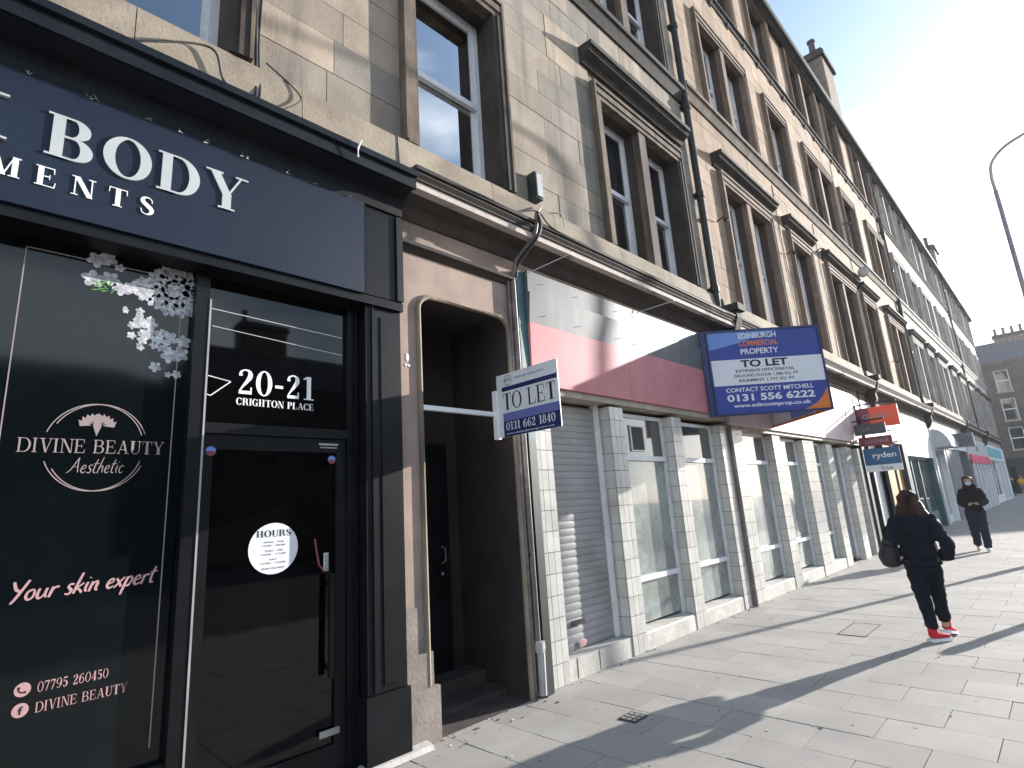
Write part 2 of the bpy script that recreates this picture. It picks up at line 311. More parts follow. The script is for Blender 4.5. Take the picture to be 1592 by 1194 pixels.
def glyph(c):
    t = T_
    G = {
     'B': (stem(.08) + rc(.2, 1 - t, .42, 1) + rc(.2, .5, .44, .5 + t) + rc(.2, 0, .44, t) + ring(.40, .762, .27, .238, .19, t, -90, 90) + ring(.42, .272, .31, .272, .2, t, -90, 90), .80),
     'C': (ring(.40, .5, .38, .52, .2, t, 38, 322) + rc(.68, .62, .72, .97) + rc(.68, .05, .71, .3), .80),
     'D': (stem(.08) + rc(.2, 1 - t, .42, 1) + rc(.2, 0, .42, t) + ring(.40, .5, .42, .5, .21, t, -90, 90), .88),
     'E': (stem(.08) + rc(.2, 1 - t, .62, 1) + rc(.2, 0, .66, t) + rc(.2, .49, .48, .49 + t) + [[(.62, 1), (.58, .96), (.60, .72), (.63, .72)], [(.62, t), (.66, 0), (.69, .28), (.66, .28)]] + rc(.46, .38, .49, .63), .76),
     'G': (ring(.40, .5, .38, .52, .2, t, 40, 330) + rc(.55, .02, .73, .44) + rc(.48, .42, .80, .42 + t) + rc(.68, .62, .72, .97), .86),
     'H': (stem(.08) + stem(.55) + rc(.2, .48, .6, .48 + t), .90), 'I': (stem(.08), .36),
     'K': (stem(.08) + diag(.27, .38, .66, 1, .05) + diag(.68, 0, .42, .60, .22) + sf(.68, 1 - t, .14) + sf(.70, 0, .16), .90),
     'L': (stem(.08) + rc(.2, 0, .62, t) + [[(.60, t), (.64, 0), (.68, .32), (.65, .32)]], .72),
     'M': (rc(.12, 0, .165, 1) + diag(.50, 0, .22, 1, .18) + diag(.50, 0, .80, 1, .045) + rc(.75, 0, .94, 1) + sf(.14, 0, .11) + sf(.84, 0, .18) + rc(.02, 1 - t, .28, 1) + rc(.74, 1 - t, 1.02, 1), 1.06),
     'N': (rc(.13, 0, .175, 1) + diag(.70, 0, .20, 1, .2) + rc(.72, 0, .765, 1) + sf(.15, 0, .12) + sf(.74, 1 - t, .13) + rc(.02, 1 - t, .28, 1), .90),
     'O': (ring(.43, .5, .42, .52, .2, t, 0, 360, 32), .88), '0': (ring(.32, .5, .30, .52, .16, t, 0, 360, 28), .66),
     'P': (stem(.08) + rc(.2, 1 - t, .42, 1) + rc(.2, .46, .42, .46 + t) + ring(.40, .73, .28, .27, .19, t, -90, 90), .74),
     'R': (stem(.08) + rc(.2, 1 - t, .42, 1) + rc(.2, .48, .42, .48 + t) + ring(.40, .74, .28, .26, .19, t, -90, 90) + stroke([(.45, .50, .1), (.58, .38, .19), (.62, .16, .17), (.68, .03, .08), (.78, .06, .04)]), .86),
     'S': (stroke([(.52, .70, .03), (.50, .86, .04), (.38, .97, .05), (.22, .95, .09), (.13, .82, .16), (.17, .67, .19), (.32, .53, .2), (.46, .40, .2), (.52, .22, .17), (.42, .06, .09), (.28, .02, .05), (.13, .10, .04), (.09, .30, .03)]), .64),
     'T': (rc(.29, 0, .48, 1) + sf(.385, 0, .18) + rc(.04, 1 - t, .73, 1) + [[(.04, 1), (.08, 1), (.06, .72), (.03, .72)], [(.73, 1), (.69, 1), (.71, .72), (.74, .72)]], .78),
     'U': (rc(.12, .3, .31, 1) + rc(.68, .3, .725, 1) + ring(.4225, .3, .3025, .32, .1, .06, 180, 360) + rc(.12, .2, .28, .32) + sf(.215, 1 - t, .17) + sf(.70, 1 - t, .13), .86),
     'V': (diag(.44, 0, .18, 1, .2) + diag(.44, 0, .72, 1, .045) + sf(.18, 1 - t, .17) + sf(.72, 1 - t, .12), .86),
     'A': (diag(.12, 0, .42, 1, .045) + diag(.70, 0, .42, 1, .2) + rc(.20, .30, .62, .30 + t) + sf(.12, 0, .12) + sf(.70, 0, .17), .86),
     'Y': (rc(.34, 0, .53, .44) + diag(.435, .40, .16, 1, .2) + diag(.46, .40, .74, 1, .05) + sf(.435, 0, .18) + sf(.16, 1 - t, .18) + sf(.75, 1 - t, .14), .86),
     '1': (rc(.2, 0, .37, 1) + sf(.285, 0, .2) + [[(.2, 1), (.2, .9), (.06, .86), (.06, .90)]], .50),
     '2': (stroke([(.13, .72, .13), (.14, .88, .08), (.29, .97, .05), (.44, .90, .12), (.46, .72, .17), (.36, .52, .13), (.2, .28, .07), (.1, .10, .05)]) + rc(.08, 0, .50, .13) + rc(.48, .0, .53, .28), .62),
     '3': (stroke([(.12, .78, .12), (.2, .95, .05), (.36, .95, .10), (.43, .76, .16), (.36, .56, .08), (.22, .52, .04)]) + stroke([(.22, .53, .04), (.38, .50, .09), (.46, .28, .18), (.38, .06, .1), (.22, .03, .05), (.1, .2, .12)]), .60),
     '4': (rc(.32, 0, .48, 1) + diag(.07, .26, .38, 1, .05) + rc(.03, .24, .58, .29) + sf(.40, 0, .16), .64),
     '6': (ring(.32, .30, .28, .32, .16, t, 0, 360, 24) + stroke([(.12, .30, .16), (.12, .60, .16), (.24, .90, .07), (.40, .97, .05), (.50, .84, .1)]), .66),
     '7': (rc(.06, .87, .52, 1) + diag(.22, 0, .48, .9, .14) + rc(.05, .72, .09, 1), .58),
     '8': (ring(.31, .76, .22, .26, .13, t, 0, 360, 24) + ring(.31, .27, .27, .29, .16, t, 0, 360, 24), .64),
     '9': (ring(.32, .70, .28, .32, .16, t, 0, 360, 24) + stroke([(.52, .70, .16), (.52, .40, .16), (.40, .10, .07), (.24, .03, .05), (.14, .16, .1)]), .66),
     '5': (rc(.1, .87, .48, 1) + rc(.1, .5, .14, .95) + stroke([(.11, .54, .05), (.28, .62, .07), (.46, .36, .18), (.36, .06, .1), (.2, .03, .05), (.1, .18, .12)]), .60),
     '-': (rc(.04, .36, .34, .48), .40), ' ': ([], .42), '.': (rc(.05, 0, .17, .12), .22)}
    return G.get(c, ([], .3))
def serif(text, o, U, Vv, height, width, name, material, parent, depth=.002, spacing=0., each=False, label=None, bold=0.):
    """Didone style lettering: o = baseline left, U/Vv unit directions, scaled to the given height and width"""
    o, U, Vv = Vector(o), Vector(U).normalized(), Vector(Vv).normalized(); Nn = U.cross(Vv)
    x = 0; items = []
    for c in text:
        g, a = glyph(c); items.append((c, g, x)); x += a + spacing
    tot = x - spacing; sxx = width / tot; mb = MB(); k = 0
    for c, g, x0 in items:
        if not g: continue
        if each: mb = MB()
        for j, q in enumerate(g):
            k += 1
            pts = [((x0 + u) * sxx, v * height) for u, v in q]
            e = depth + (k % 29) * .00002
            mb.prism(pts, o, U, Vv, Nn * e)
        if each: mb.build(name, material, parent)
    if not each: mb.build(name, material, parent, label)
def sans(text, o, U, Vv, height, width, name, material, parent, depth=.0015, bold=0., shear=0., label=None):
    o, U, Vv = Vector(o), Vector(U).normalized(), Vector(Vv).normalized(); Nn = U.cross(Vv)
    cu = bpy.data.curves.new('tmp', 'FONT'); cu.body = text; cu.size = 1; cu.offset = bold; cu.resolution_u = 3; cu.shear = shear; cu.extrude = .5
    ob = bpy.data.objects.new('tmp', cu); C.objects.link(ob); dg = bpy.context.evaluated_depsgraph_get()
    me = bpy.data.meshes.new_from_object(ob.evaluated_get(dg)); bpy.data.objects.remove(ob)
    if not me.vertices: return
    xs = [v.co.x for v in me.vertices]; ys = [v.co.y for v in me.vertices]
    x0, x1 = min(xs), max(xs); sc_y = height / .70; sc_x = width / (x1 - x0) if width else sc_y
    mb = MB(); mb.add([o + U * ((v.co.x - x0) * sc_x) + Vv * (v.co.y * sc_y) + Nn * ((v.co.z + .5) * depth) for v in me.vertices], [list(p.vertices) for p in me.polygons])
    bpy.data.meshes.remove(me)
    return mb.build(name, material, parent, label, fix=False)

F = 3.73
EX, EZ = Vector((1, 0, 0)), Vector((0, 0, 1))
# ------------------------------------------------------------------ ground
KERB_Y = -2.3
pav = MB().box(-8, 120, KERB_Y, F + 2.5, -.3, -.006).build('pavement', 'joint', kind='structure')
MB().box(-60, 300, -400, KERB_Y - .16, -.5, -.13).build('road', 'asphalt', kind='structure')
MB().box(-60, 300, KERB_Y - .155, KERB_Y - .004, -.3, 0).build('kerb', 'kerb', kind='structure')
MB().box(-400, 900, -600, 600, -.8, -.55).build('ground', 'asphalt', kind='structure')
MB().box(62.6, 79, F - .0, 40, -.3, -.01).build('side_road', 'asphalt', kind='structure')
slabs = []
k0 = -14
for k in range(k0, 230):
    x0 = 2.87 + .4145 * k; off = .96 if k % 2 else .65
    if x0 > 76: break
    y = off - 4 * .635 - .635
    while y < F + .3:
        y1 = y + .635
        a, b = max(y, KERB_Y + .002), min(y1, F + .12)
        if b - a > .05: slabs.append((x0, x0 + .4145, a, b))
        y = y1
vis = sorted([s for s in slabs if inframe(((s[0] + s[1]) / 2, (s[2] + s[3]) / 2, 0))], key=lambda s: dist(((s[0] + s[1]) / 2, (s[2] + s[3]) / 2, 0)))
near = set(vis[:299]); sm = cube_mesh('slab', 'slab'); g = .0035; stuff = MB()
for s in slabs:
    dz = rnd.uniform(-.002, .0015)
    if s in near:
        o = piece('slab', sm, s[0] + g, s[1] - g, s[2] + g, s[3] - g, -.05, dz, pav)
        o.rotation_euler = (rnd.uniform(-.002, .002), rnd.uniform(-.002, .002), 0)
    else: stuff.box(s[0] + g, s[1] - g, s[2] + g, s[3] - g, -.05, dz)
stuff.build('far_slabs', 'slab', pav, kind='stuff')
# drain cover and manhole in the paving
dc = MB().box(3.87, 4.05, 2.70, 2.86, .0015, .006).build('drain_cover', 'blackiron', label='small square iron drain cover set in the paving near the doorway', cat='drain cover')
b = MB()
for i in range(3):
    for j in range(3): b.box(3.885 + i * .055, 3.92 + i * .055, 2.715 + j * .05, 2.745 + j * .05, .006, .009)
b.build('stud', 'galv', dc)
mh = MB().box(7.40, 8.12, 2.26, 2.275, .0, .004).box(7.40, 7.415, 1.98, 2.26, 0, .004).box(8.1, 8.115, 1.98, 2.26, 0, .004).box(7.415, 8.1, 1.98, 1.99, 0, .004)
mhr = mh.build('manhole_cover', 'joint', label='rectangular paved manhole cover in the pavement beside the walking woman', cat='manhole')
MB().box(7.42, 8.095, 1.995, 2.255, 0, .0025).build('cover_slab', 'slab', mhr)
for nm, mt_, cnt_, lo_, hi_, lab in (('gum_spots', 'gum', 190, .006, .017, 'pale trodden gum spots scattered over the paving'), ('dark_spots', 'joint', 70, .005, .014, 'small dark spots scattered over the paving')):
    b = MB()
    for i in range(cnt_):
        x = 2.9 + 13 * rnd.random() ** 1.6; y = rnd.uniform(-.3, 3.6); r_ = rnd.uniform(lo_, hi_)
        b.prism([(r_ * rnd.uniform(.7, 1.2) * math.cos(k_ * math.pi / 4), r_ * rnd.uniform(.7, 1.2) * math.sin(k_ * math.pi / 4)) for k_ in range(8)], (x, y, .0012), (1, 0, 0), (0, 1, 0), (0, 0, .0012))
    b.build(nm, mt_, kind='stuff', label=lab)
b = MB()       # litter and grit against the wall foot
for i in range(110):
    x = rnd.choice([rnd.uniform(2.6, 3.9), rnd.uniform(4.1, 15)]); y = F - abs(rnd.gauss(0, .05)) - .01 if x > 4 else rnd.uniform(3.45, 4.1)
    s = rnd.uniform(.004, .014); b.box(x, x + s * rnd.uniform(1, 3), y, y + s, 0, s * .6)
b.build('wall_foot_grit', 'joint', kind='stuff', label='fine grit and litter along the foot of the shopfronts')
b = MB()
for i in range(6):
    x, y = rnd.uniform(2.7, 3.8), rnd.uniform(3.3, 3.9); s = rnd.uniform(.012, .02)
    b.box(x, x + s, y, y + s * .8, .002, .006)
b.build('paper_scraps', 'white', kind='stuff', label='white paper scraps on the ground in the doorway')

# ------------------------------------------------------------------ tenement walls
def wall_rects(x0, x1, z0, z1, ops):
    """rectangles covering the wall minus openings"""
    zs = sorted({z0, z1, *[max(z0, min(z1, o[2])) for o in ops], *[max(z0, min(z1, o[3])) for o in ops]})
    out_ = []
    for a, b_ in zip(zs, zs[1:]):
        if b_ - a < 1e-4: continue
        mid = (a + b_) / 2; xs = x0
        for o in sorted([o for o in ops if o[2] < mid < o[3]]):
            if o[0] > xs: out_.append((xs, o[0], a, b_))
            xs = max(xs, o[1])
        if xs < x1: out_.append((xs, x1, a, b_))
    return out_
def ashlar(parent, x0, x1, z0, z1, keep, course, lmin, lmax, material, skip=()):
    """keep = rects occupied by other stones; builds one block per stone"""
    blocks = []; n = round((z1 - z0) / course); ch = (z1 - z0) / n
    for i in range(n):
        a, b_ = z0 + i * ch, z0 + (i + 1) * ch; segs = [(x0, x1)]
        for o in keep:
            if o[2] < b_ - .03 and o[3] > a + .03:
                ns = []
                for s in segs:
                    if o[1] <= s[0] or o[0] >= s[1]: ns.append(s); continue
                    if o[0] > s[0]: ns.append((s[0], o[0]))
                    if o[1] < s[1]: ns.append((o[1], s[1]))
                segs = ns
        for s in segs:
            x = s[0]
            while x < s[1] - .02:
                e = x + rnd.uniform(lmin, lmax)
                if s[1] - e < lmin * .6: e = s[1]
                e = min(e, s[1])
                if e - x > .03: blocks.append((x, e, a, b_))
                x = e
    blocks = [q for q in blocks if not any(q[0] < k_[1] and q[1] > k_[0] and q[2] < k_[3] - .0 and q[3] > k_[2] and k_[3] - k_[2] < .0 for k_ in skip)]
    me = cube_mesh('stone_block', material); st = MB()
    vis_ = sorted([q for q in blocks if inframe(((q[0] + q[1]) / 2, F, (q[2] + q[3]) / 2), 60)], key=lambda q: dist(((q[0] + q[1]) / 2, F, (q[2] + q[3]) / 2)))
    nb = set(vis_[:298]); j = .003
    for q in blocks:
        pr = rnd.uniform(.004, .010)
        if q in nb: piece('stone_block', me, q[0] + j, q[1] - j, F - pr, F + .03, q[2] + j, q[3] - j, parent)
        else: st.box(q[0] + j, q[1] - j, F - pr, F + .03, q[2] + j, q[3] - j)
    if st.v: st.build('far_stone_blocks', material, parent, kind='stuff')
def sash(parent, x0, x1, z0, z1, detail=2, curtain=0, depth=.24, bars=False):
    x0 += .002; x1 -= .002; z1 -= .002; z0 += .002
    yb = F + depth; fw = .065; wmb = MB()
    wmb.box(x0, x0 + fw, yb - .03, yb + .05, z0, z1).box(x1 - fw, x1, yb - .03, yb + .05, z0, z1)
    wmb.box(x0 + fw, x1 - fw, yb - .03, yb + .05, z1 - fw, z1).box(x0 + fw, x1 - fw, yb - .04, yb + .05, z0, z0 + .09)
    wo = wmb.build('window', 'whiteframe', parent)
    zm = (z0 + z1) / 2
    MB().box(x0 + fw, x1 - fw, yb - .035, yb + .02, zm - .035, zm + .035).build('meeting_rail', 'whiteframe', wo)
    if detail >= 2:
        b = MB()
        b.box(x0 + fw, x0 + fw + .045, yb - .015, yb + .01, zm + .035, z1 - fw).box(x1 - fw - .045, x1 - fw, yb - .015, yb + .01, zm + .035, z1 - fw)
        b.box(x0 + fw + .045, x1 - fw - .045, yb - .015, yb + .01, z1 - fw - .045, z1 - fw)
        b.build('upper_sash', 'whiteframe', wo)
        b = MB()
        b.box(x0 + fw, x0 + fw + .045, yb + .022, yb + .045, z0 + .09, zm - .035).box(x1 - fw - .045, x1 - fw, yb + .022, yb + .045, z0 + .09, zm - .035)
        b.build('lower_sash', 'whiteframe', wo)
    gm = 'glass' if curtain else 'glassdark'
    g2 = gm if curtain else rnd.choice(['glassdark', 'glassdark', 'blindpane', 'glassdark'])
    if not curtain and g2 == 'blindpane' and rnd.random() < .4: gm = 'blindpane'
    MB().box(x0 + fw, x1 - fw, yb + .0, yb + .006, zm + .035, z1 - fw).build('pane', g2, wo)
    MB().box(x0 + fw, x1 - fw, yb + .03, yb + .036, z0 + .09, zm - .035).build('pane', gm, wo)
    if bars:
        MB().box((x0 + x1) / 2 - .012, (x0 + x1) / 2 + .012, yb - .02, yb + .01, zm, z1).build('glazing_bar', 'whiteframe', wo)
    if curtain:
        b = MB(); n = 26; ya = yb + .14; w0, w1 = (x0 + fw, x1 - fw) if curtain == 2 else (x0 + fw, x0 + (x1 - x0) * .72)
        for i in range(n):
            xa, xb = w0 + (w1 - w0) * i / n, w0 + (w1 - w0) * (i + 1) / n
            y0_, y1_ = ya + .025 * math.sin(i * 1.9), ya + .025 * math.sin((i + 1) * 1.9)
            b.add([(xa, y0_, z0 + .1), (xb, y1_, z0 + .1), (xb, y1_, z1 - .05), (xa, y0_, z1 - .05)], [(0, 1, 2, 3)])
        b.build('curtain', 'curtain', wo, smooth=True)
        MB().box(x0 - .1, x1 + .1, F + 1.2, F + 1.25, z0 - .1, z1 + .1).build('room_back', 'dark', wo)
def surround(parent, x0, x1, z0, z1, mid, aw, material, pr=.075, head=.16):
    """projecting architrave with a fillet; mid = x-range of mullion"""
    rev = {'soot': 'black_soot_shade', 'dress_warm': 'brown_soot_shade', 'dress_pale': 'brown_soot_shade'}[material]
    b = MB(); hm_ = z1 + head
    b.box(x0, x0 + aw, F - pr, F + .05, z0 + .001, hm_).box(x0 + aw, x1, F - pr, F + .05, z1, hm_)
    b.box(x0 - .03, x0, F - pr - .03, F + .1, z0, hm_ + .04).box(x1, x1 + .03, F - pr - .03, F + .1, z0, hm_ + .04)
    b.box(x0 - .03, x1 + .03, F - pr - .03, F + .1, hm_ + .0405, hm_ + .09)
    b.box(x0, x1, F - pr - .02, F - pr - .001, z1 + head * .45, hm_)
    b.build('window_surround', material, parent)
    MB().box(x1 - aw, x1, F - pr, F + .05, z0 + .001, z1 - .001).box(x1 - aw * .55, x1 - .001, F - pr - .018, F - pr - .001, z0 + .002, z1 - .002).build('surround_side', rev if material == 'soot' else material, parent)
    MB().box(x0, x0 + aw, F + .051, F + .345, z0 + .001, hm_).box(x1 - aw, x1, F + .051, F + .345, z0 + .001, hm_).box(x0 + aw, x1 - aw, F + .051, F + .345, z1, hm_).build('window_reveal', rev, parent)  # reveal lining darker than the architrave, its shade painted in
    if mid:
        MB().box(mid[0], mid[1], F - pr + .02, F + .06, z0, z1 - .001).build('mullion', material, parent)
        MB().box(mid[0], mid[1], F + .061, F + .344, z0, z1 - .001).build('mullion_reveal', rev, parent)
def hood(parent, x0, x1, z, material, pr=.24):
    prof = [(F, z), (F - pr, z - .02), (F - pr, z - .09), (F - pr + .03, z - .10), (F - pr + .06, z - .15), (F - .08, z - .21), (F - .05, z - .27), (F, z - .27)]
    MB().profile(prof, x0, x1).build('window_hood', material, parent)

def facade(root, x0, x1, bays, rows, mat_block, mat_dress, blocks, z_top=15.18, course=.345, str2=(8.72, 9.02), det=2, curtains=()):
    """bays: list of (outer x0, outer x1, double?)"""
    ops = []; keep = []
    for bi, (a, b_, dbl) in enumerate(bays):
        for ri, (z0, z1) in enumerate(rows):
            aw = .13 if det > 1 else .11
            i0, i1 = a + aw, b_ - aw; ops.append((i0 - .02, i1 + .02, z0, z1 + .02)); keep.append((a - .03, b_ + .03, z0, z1 + .22))
            if dbl:
                c = (i0 + i1) / 2; wins = [(i0, c - .1), (c + .1, i1)]; mid = (c - .1, c + .1)
            else: wins = [(i0, i1)]; mid = None
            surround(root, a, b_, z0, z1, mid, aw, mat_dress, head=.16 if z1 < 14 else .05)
            for (p, q) in wins:
                sash(root, p, q, z0, z1, detail=2 if (det > 1 and p < 16) else 0, curtain=curtains.get((bi, ri), 0) if curtains else 0)
    rects = wall_rects(x0, x1, 4.98, z_top, ops)
    b = MB()
    for r in rects: b.box(r[0], r[1], F + .012, F + .33, r[2], r[3])
    b.build('wall', 'mortar' if blocks else mat_block, root)
    # dark rooms behind
    b = MB()
    b.box(x0, x1, F + 1.3, F + 1.4, 4.98, z_top); b.build('inner_wall', 'dark', root)
    if blocks: ashlar(root, x0, x1, 4.98, z_top, keep, course, .55, 1.15, mat_block)

def string_course(root, x0, x1, za, zb, material, pr=.14):
    h = zb - za
    MB().profile([(F - .01, zb + .03), (F - pr, zb), (F - pr, zb - h * .3), (F - pr + .03, zb - h * .34), (F - pr * .6, zb - h * .55), (F - pr * .45, zb - h * .75), (F - .04, za), (F - .01, za)], x0, x1).build('string_course', material, root)

# --- building 1
B1 = empty('tenement_building', (3, F, 0), 'grey and tan sandstone tenement above the black beauty shop, nearest the camera', 'building')
rows1 = [(4.98, 7.25), (9.08, 11.25), (12.95, 14.95)]
bays1 = [(-3.4, -.95, True), (-.15, 1.21, False), (2.62, 3.98, False), (5.83, 8.29, True)]
facade(B1, -5, 8.92, bays1, rows1, 'ashlar', 'soot', True, str2=(8.72, 9.02), curtains={(2, 0): 1, (1, 0): 1})
string_course(B1, -5, 8.92, 8.74, 9.04, 'grime')
string_course(B1, -5, 8.92, 12.68, 12.9, 'dress', .1)
hood(B1, 5.62, 8.5, 7.97, 'grime')
def eaves(root, x0, x1, z=15.18):
    MB().profile([(F + .3, z), (F - .10, z), (F - .12, z - .05), (F - .20, z + .0), (F - .26, z + .02), (F - .26, z + .08), (F + .3, z + .10)], x0, x1).build('eaves_cornice', 'grime', root)
    MB().profile([(F - .262, z + .03), (F - .30, z + .03), (F - .335, z + .07), (F - .335, z + .14), (F - .262, z + .14)], x0, x1).build('gutter', 'gutter', root)
    b = MB(); b.add([(x0, F - .24, z + .11), (x1, F - .24, z + .11), (x1, F + 5, z + 3.2), (x0, F + 5, z + 3.2), (x0, F + 10, z + .1), (x1, F + 10, z + .1)], [(0, 1, 2, 3), (3, 2, 5, 4), (0, 3, 4), (1, 5, 2), (0, 4, 5, 1)])
    b.build('roof', 'slate', root)
eaves(B1, -5, 8.92)
MB().box(-5, -4.7, F + .34, F + 9.8, 0, 15.1).box(-5, 8.9, F + 9.5, F + 9.8, 0, 15.1).build('rear_wall', 'ashlar', B1)
# --- building 2
B2 = empty('tenement_building', (18, F, 0), 'warm pink-tan sandstone tenement between the two black drainpipes', 'building')
rows2 = [(4.98, 7.62), (9.28, 11.52), (12.98, 15.02)]
bays2 = [(10.02, 12.62, True), (13.82, 15.42, False), (16.85, 19.75, True), (20.55, 22.35, False), (24.1, 27.0, True)]
facade(B2, 8.925, 27.3, bays2, rows2, 'ashlar_warm', 'dress_warm', True)
string_course(B2, 8.925, 27.3, 9.0, 9.27, 'soot')
string_course(B2, 8.925, 27.3, 12.80, 12.93, 'grime', .11)  # the dark grime colour also stands for the shadow on this string
x = 9.3
while x < 27: MB().profile([(F, 12.79), (F - .09, 12.79), (F - .06, 12.72), (F, 12.66)], x, x + .09).build('string_bracket', 'grime', B2); x += .93
for a, b_, d in bays2: hood(B2, a - .22, b_ + .22, 8.18, 'grime')
eaves(B2, 8.925, 27.3)
MB().box(8.925, 27.3, F + 9.5, F + 9.8, 0, 15.1).build('rear_wall', 'ashlar_warm', B2)
# --- building 3
B3 = empty('tenement_building', (44, F, 0), 'pale stone tenement, farthest of the three in the row, past the second drainpipe', 'building')
bays3 = [(28.6, 31.2, True), (32.2, 34.0, False), (35.2, 38.0, True), (39.9, 41.7, False), (43.2, 46.0, True), (47.6, 50.4, True), (52.0, 53.8, False), (55.4, 58.2, True), (59.4, 61.2, False)]
facade(B3, 27.305, 62, bays3, rows2, 'ashlar_pale', 'dress_pale', False, det=1)
string_course(B3, 27.305, 62, 8.98, 9.28, 'dress_pale')
string_course(B3, 27.305, 62, 12.80, 12.92, 'soot', .1)
for a, b_, d in bays3: hood(B3, a - .15, b_ + .15, 8.12, 'grime')
eaves(B3, 27.305, 62)
MB().box(61.7, 62, F + .34, F + 9.8, 0, 15.1).box(27.3, 61.7, F + 9.5, F + 9.8, 0, 15.1).build('rear_wall', 'ashlar_pale', B3)
CH1, CH2 = (22.2, 24.9, 18.9), (52.5, 55.5, 19.6)
# chimneys (parts of their buildings)
def chimney(root, x0, x1, y0, y1, z0, z1, n):
    c = MB().box(x0, x1, y0, y1, z0, z1).build('chimney', 'dress_warm', root)
    MB().box(x0 - .12, x1 + .12, y0 - .12, y1 + .12, z1 + .002, z1 + .25).box(x0 - .05, x1 + .05, y0 - .05, y1 + .05, z1 + .252, z1 + .4).build('chimney_cap', 'black_soot_shade', c)
    for i in range(n):
        lx = x1 - x0 > y1 - y0
        px_ = x0 + .3 + i * .42 if lx else (x0 + x1) / 2; y = (y0 + y1) / 2 if lx else y0 + .25 + (y1 - y0 - .5) * i / max(n - 1, 1)
        MB().lathe([(.17, 0), (.15, .1), (.13, .65), (.18, .7), (.18, .8), (.11, .82)], (px_, y, z1 + .4), 10).build('chimney_pot', 'pot', c)
chimney(B2, 26.3, 28.1, F + .5, F + 1.2, 15.5, 21.2, 1)
chimney(B3, 55.8, 57.8, F + .55, F + 1.4, 15.5, 20.6, 1)
# drainpipes
def pipe(root, x, z0, z1, r=.055, y=None, step=1.8, material='blackiron'):
    y = y or F - .09
    b = MB().tube([(x, y, z0), (x, y, z1)], r, 10); z = z0 + .5
    while z < z1: b.lathe([(r + .018, 0), (r + .022, .03), (r + .018, .1)], (x, y, z), 10).box(x - r - .04, x + r + .04, y + .03, F, z + .02, z + .06); z += step
    return b.build('drainpipe', material, root, smooth=False)
pipe(B1, 8.83, 4.5, 15.1, .062)
pipe(B2, 27.2, 4.5, 15.1, .07); pipe(B3, 46.6, 4.8, 15.1, .06)
# a party-wall skew, wall lights and a dish on the long facade
MB().profile([(F - .3, 15.3), (F - .3, 15.6), (F + 5, 18.9), (F + 5, 18.5)], 27.2, 27.5).build('party_wall_skew', 'dress_warm', B2)
for (x, z, wd) in ((9.55, 6.6, .05), (13.4, 7.1, .05), (16.1, 8.0, .05), (20.15, 10.2, .06), (23.3, 5.9, .05)):
    MB().tube([(x, F - .02, z), (x, F - .16, z + .05), (x, F - .18, z + .0)], .014, 6).ell((x, F - .2, z - .02), (wd, .05, .05), 8, 5).build('wall_fitting', 'blackiron', B2)
MB().tube([(19.9, F - .02, 8.25), (19.9, F - .3, 8.3)], .012, 5).build('dish_arm', 'galv', B2)
MB().ell((19.9, F - .34, 8.32), (.05, .16, .18), 12, 7).build('satellite_dish', 'galv', B2)
for (xa, za, zb) in ((13.3, 5.0, 8.9), (16.3, 5.0, 8.9), (20.2, 4.98, 12.6)):
    MB().tube(catmull([(xa, F - .02, za), (xa + .03, F - .025, (za + zb) / 2 - .6), (xa - .03, F - .02, (za + zb) / 2 + .6), (xa + .02, F - .02, zb)], 5), .008, 4).build('wall_cable', 'blackiron', B2)
# --- shared shop cornice in stone
def stone_cornice(root, x0, x1, dz=0., lip='lip'):
    MB().profile([(F + .2, 4.975 + dz), (F - .07, 4.96 + dz), (F - .10, 4.60 + dz), (F + .2, 4.60 + dz)], x0, x1).build('sill_backing', 'mortar', root)
    xx = x0
    while xx < x1 - .3:
        xe_ = min(xx + rnd.uniform(.9, 1.5), x1)
        if x1 - xe_ < .5: xe_ = x1
        MB().profile([(F - .0, 4.978 + dz), (F - .078, 4.964 + dz), (F - .110, 4.601 + dz), (F - .0, 4.601 + dz)], xx + .003, xe_ - .003).build('sill_stone', 'sill', root); xx = xe_
    MB().profile([(F + .1, 4.598 + dz), (F - .12, 4.59 + dz), (F - .28, 4.54 + dz), (F - .355, 4.53 + dz), (F - .355, 4.495 + dz), (F - .33, 4.49 + dz), (F - .345, 4.46 + dz), (F - .32, 4.43 + dz), (F - .32, 4.412 + dz), (F + .1, 4.412 + dz)], x0, x1).build('cornice_moulding', 'grime', root)
    MB().profile([(F - .20, 4.411 + dz), (F - .30, 4.411 + dz), (F - .30, 4.345 + dz), (F - .27, 4.345 + dz), (F - .20, 4.355 + dz)], x0, x1).build('cornice_lip', lip, root)
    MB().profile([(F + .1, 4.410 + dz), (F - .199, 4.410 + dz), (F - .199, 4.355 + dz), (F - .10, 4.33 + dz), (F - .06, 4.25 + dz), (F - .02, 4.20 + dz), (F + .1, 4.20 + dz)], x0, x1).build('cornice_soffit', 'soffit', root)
stone_cornice(B1, 2.5, 8.93)
for xa in (-4.9, -3.2, -1.9, -.7, .52, 1.62):
    xb = {-4.9: -3.2, -3.2: -1.9, -1.9: -.7, -.7: .52, .52: 1.62, 1.62: 2.498}[xa]
    MB().profile([(F + .2, 4.975), (F - .07, 4.96), (F - .10, 4.552), (F + .2, 4.552)], xa + .003, xb - .003).build('sill_stone', 'sill', B1)
stone_cornice(B2, 9.14, 18.3); stone_cornice(B2, 18.75, 27.3)
stone_cornice(B3, 27.75, 62, .12)
for x in (9.0, 18.52, 27.5, 38.2, 48.5):
    b = MB().box(x - .14, x + .14, F - .42, F + .05, 4.62, 4.74)
    b.profile([(F, 4.619), (F - .36, 4.619), (F - .37, 4.5), (F - .30, 4.3), (F - .24, 4.22), (F - .25, 4.05), (F - .17, 3.85), (F - .12, 3.78), (F, 3.74)], x - .10, x + .10)
    b.build('console_bracket', 'grime', B2 if x < 27 else B3)
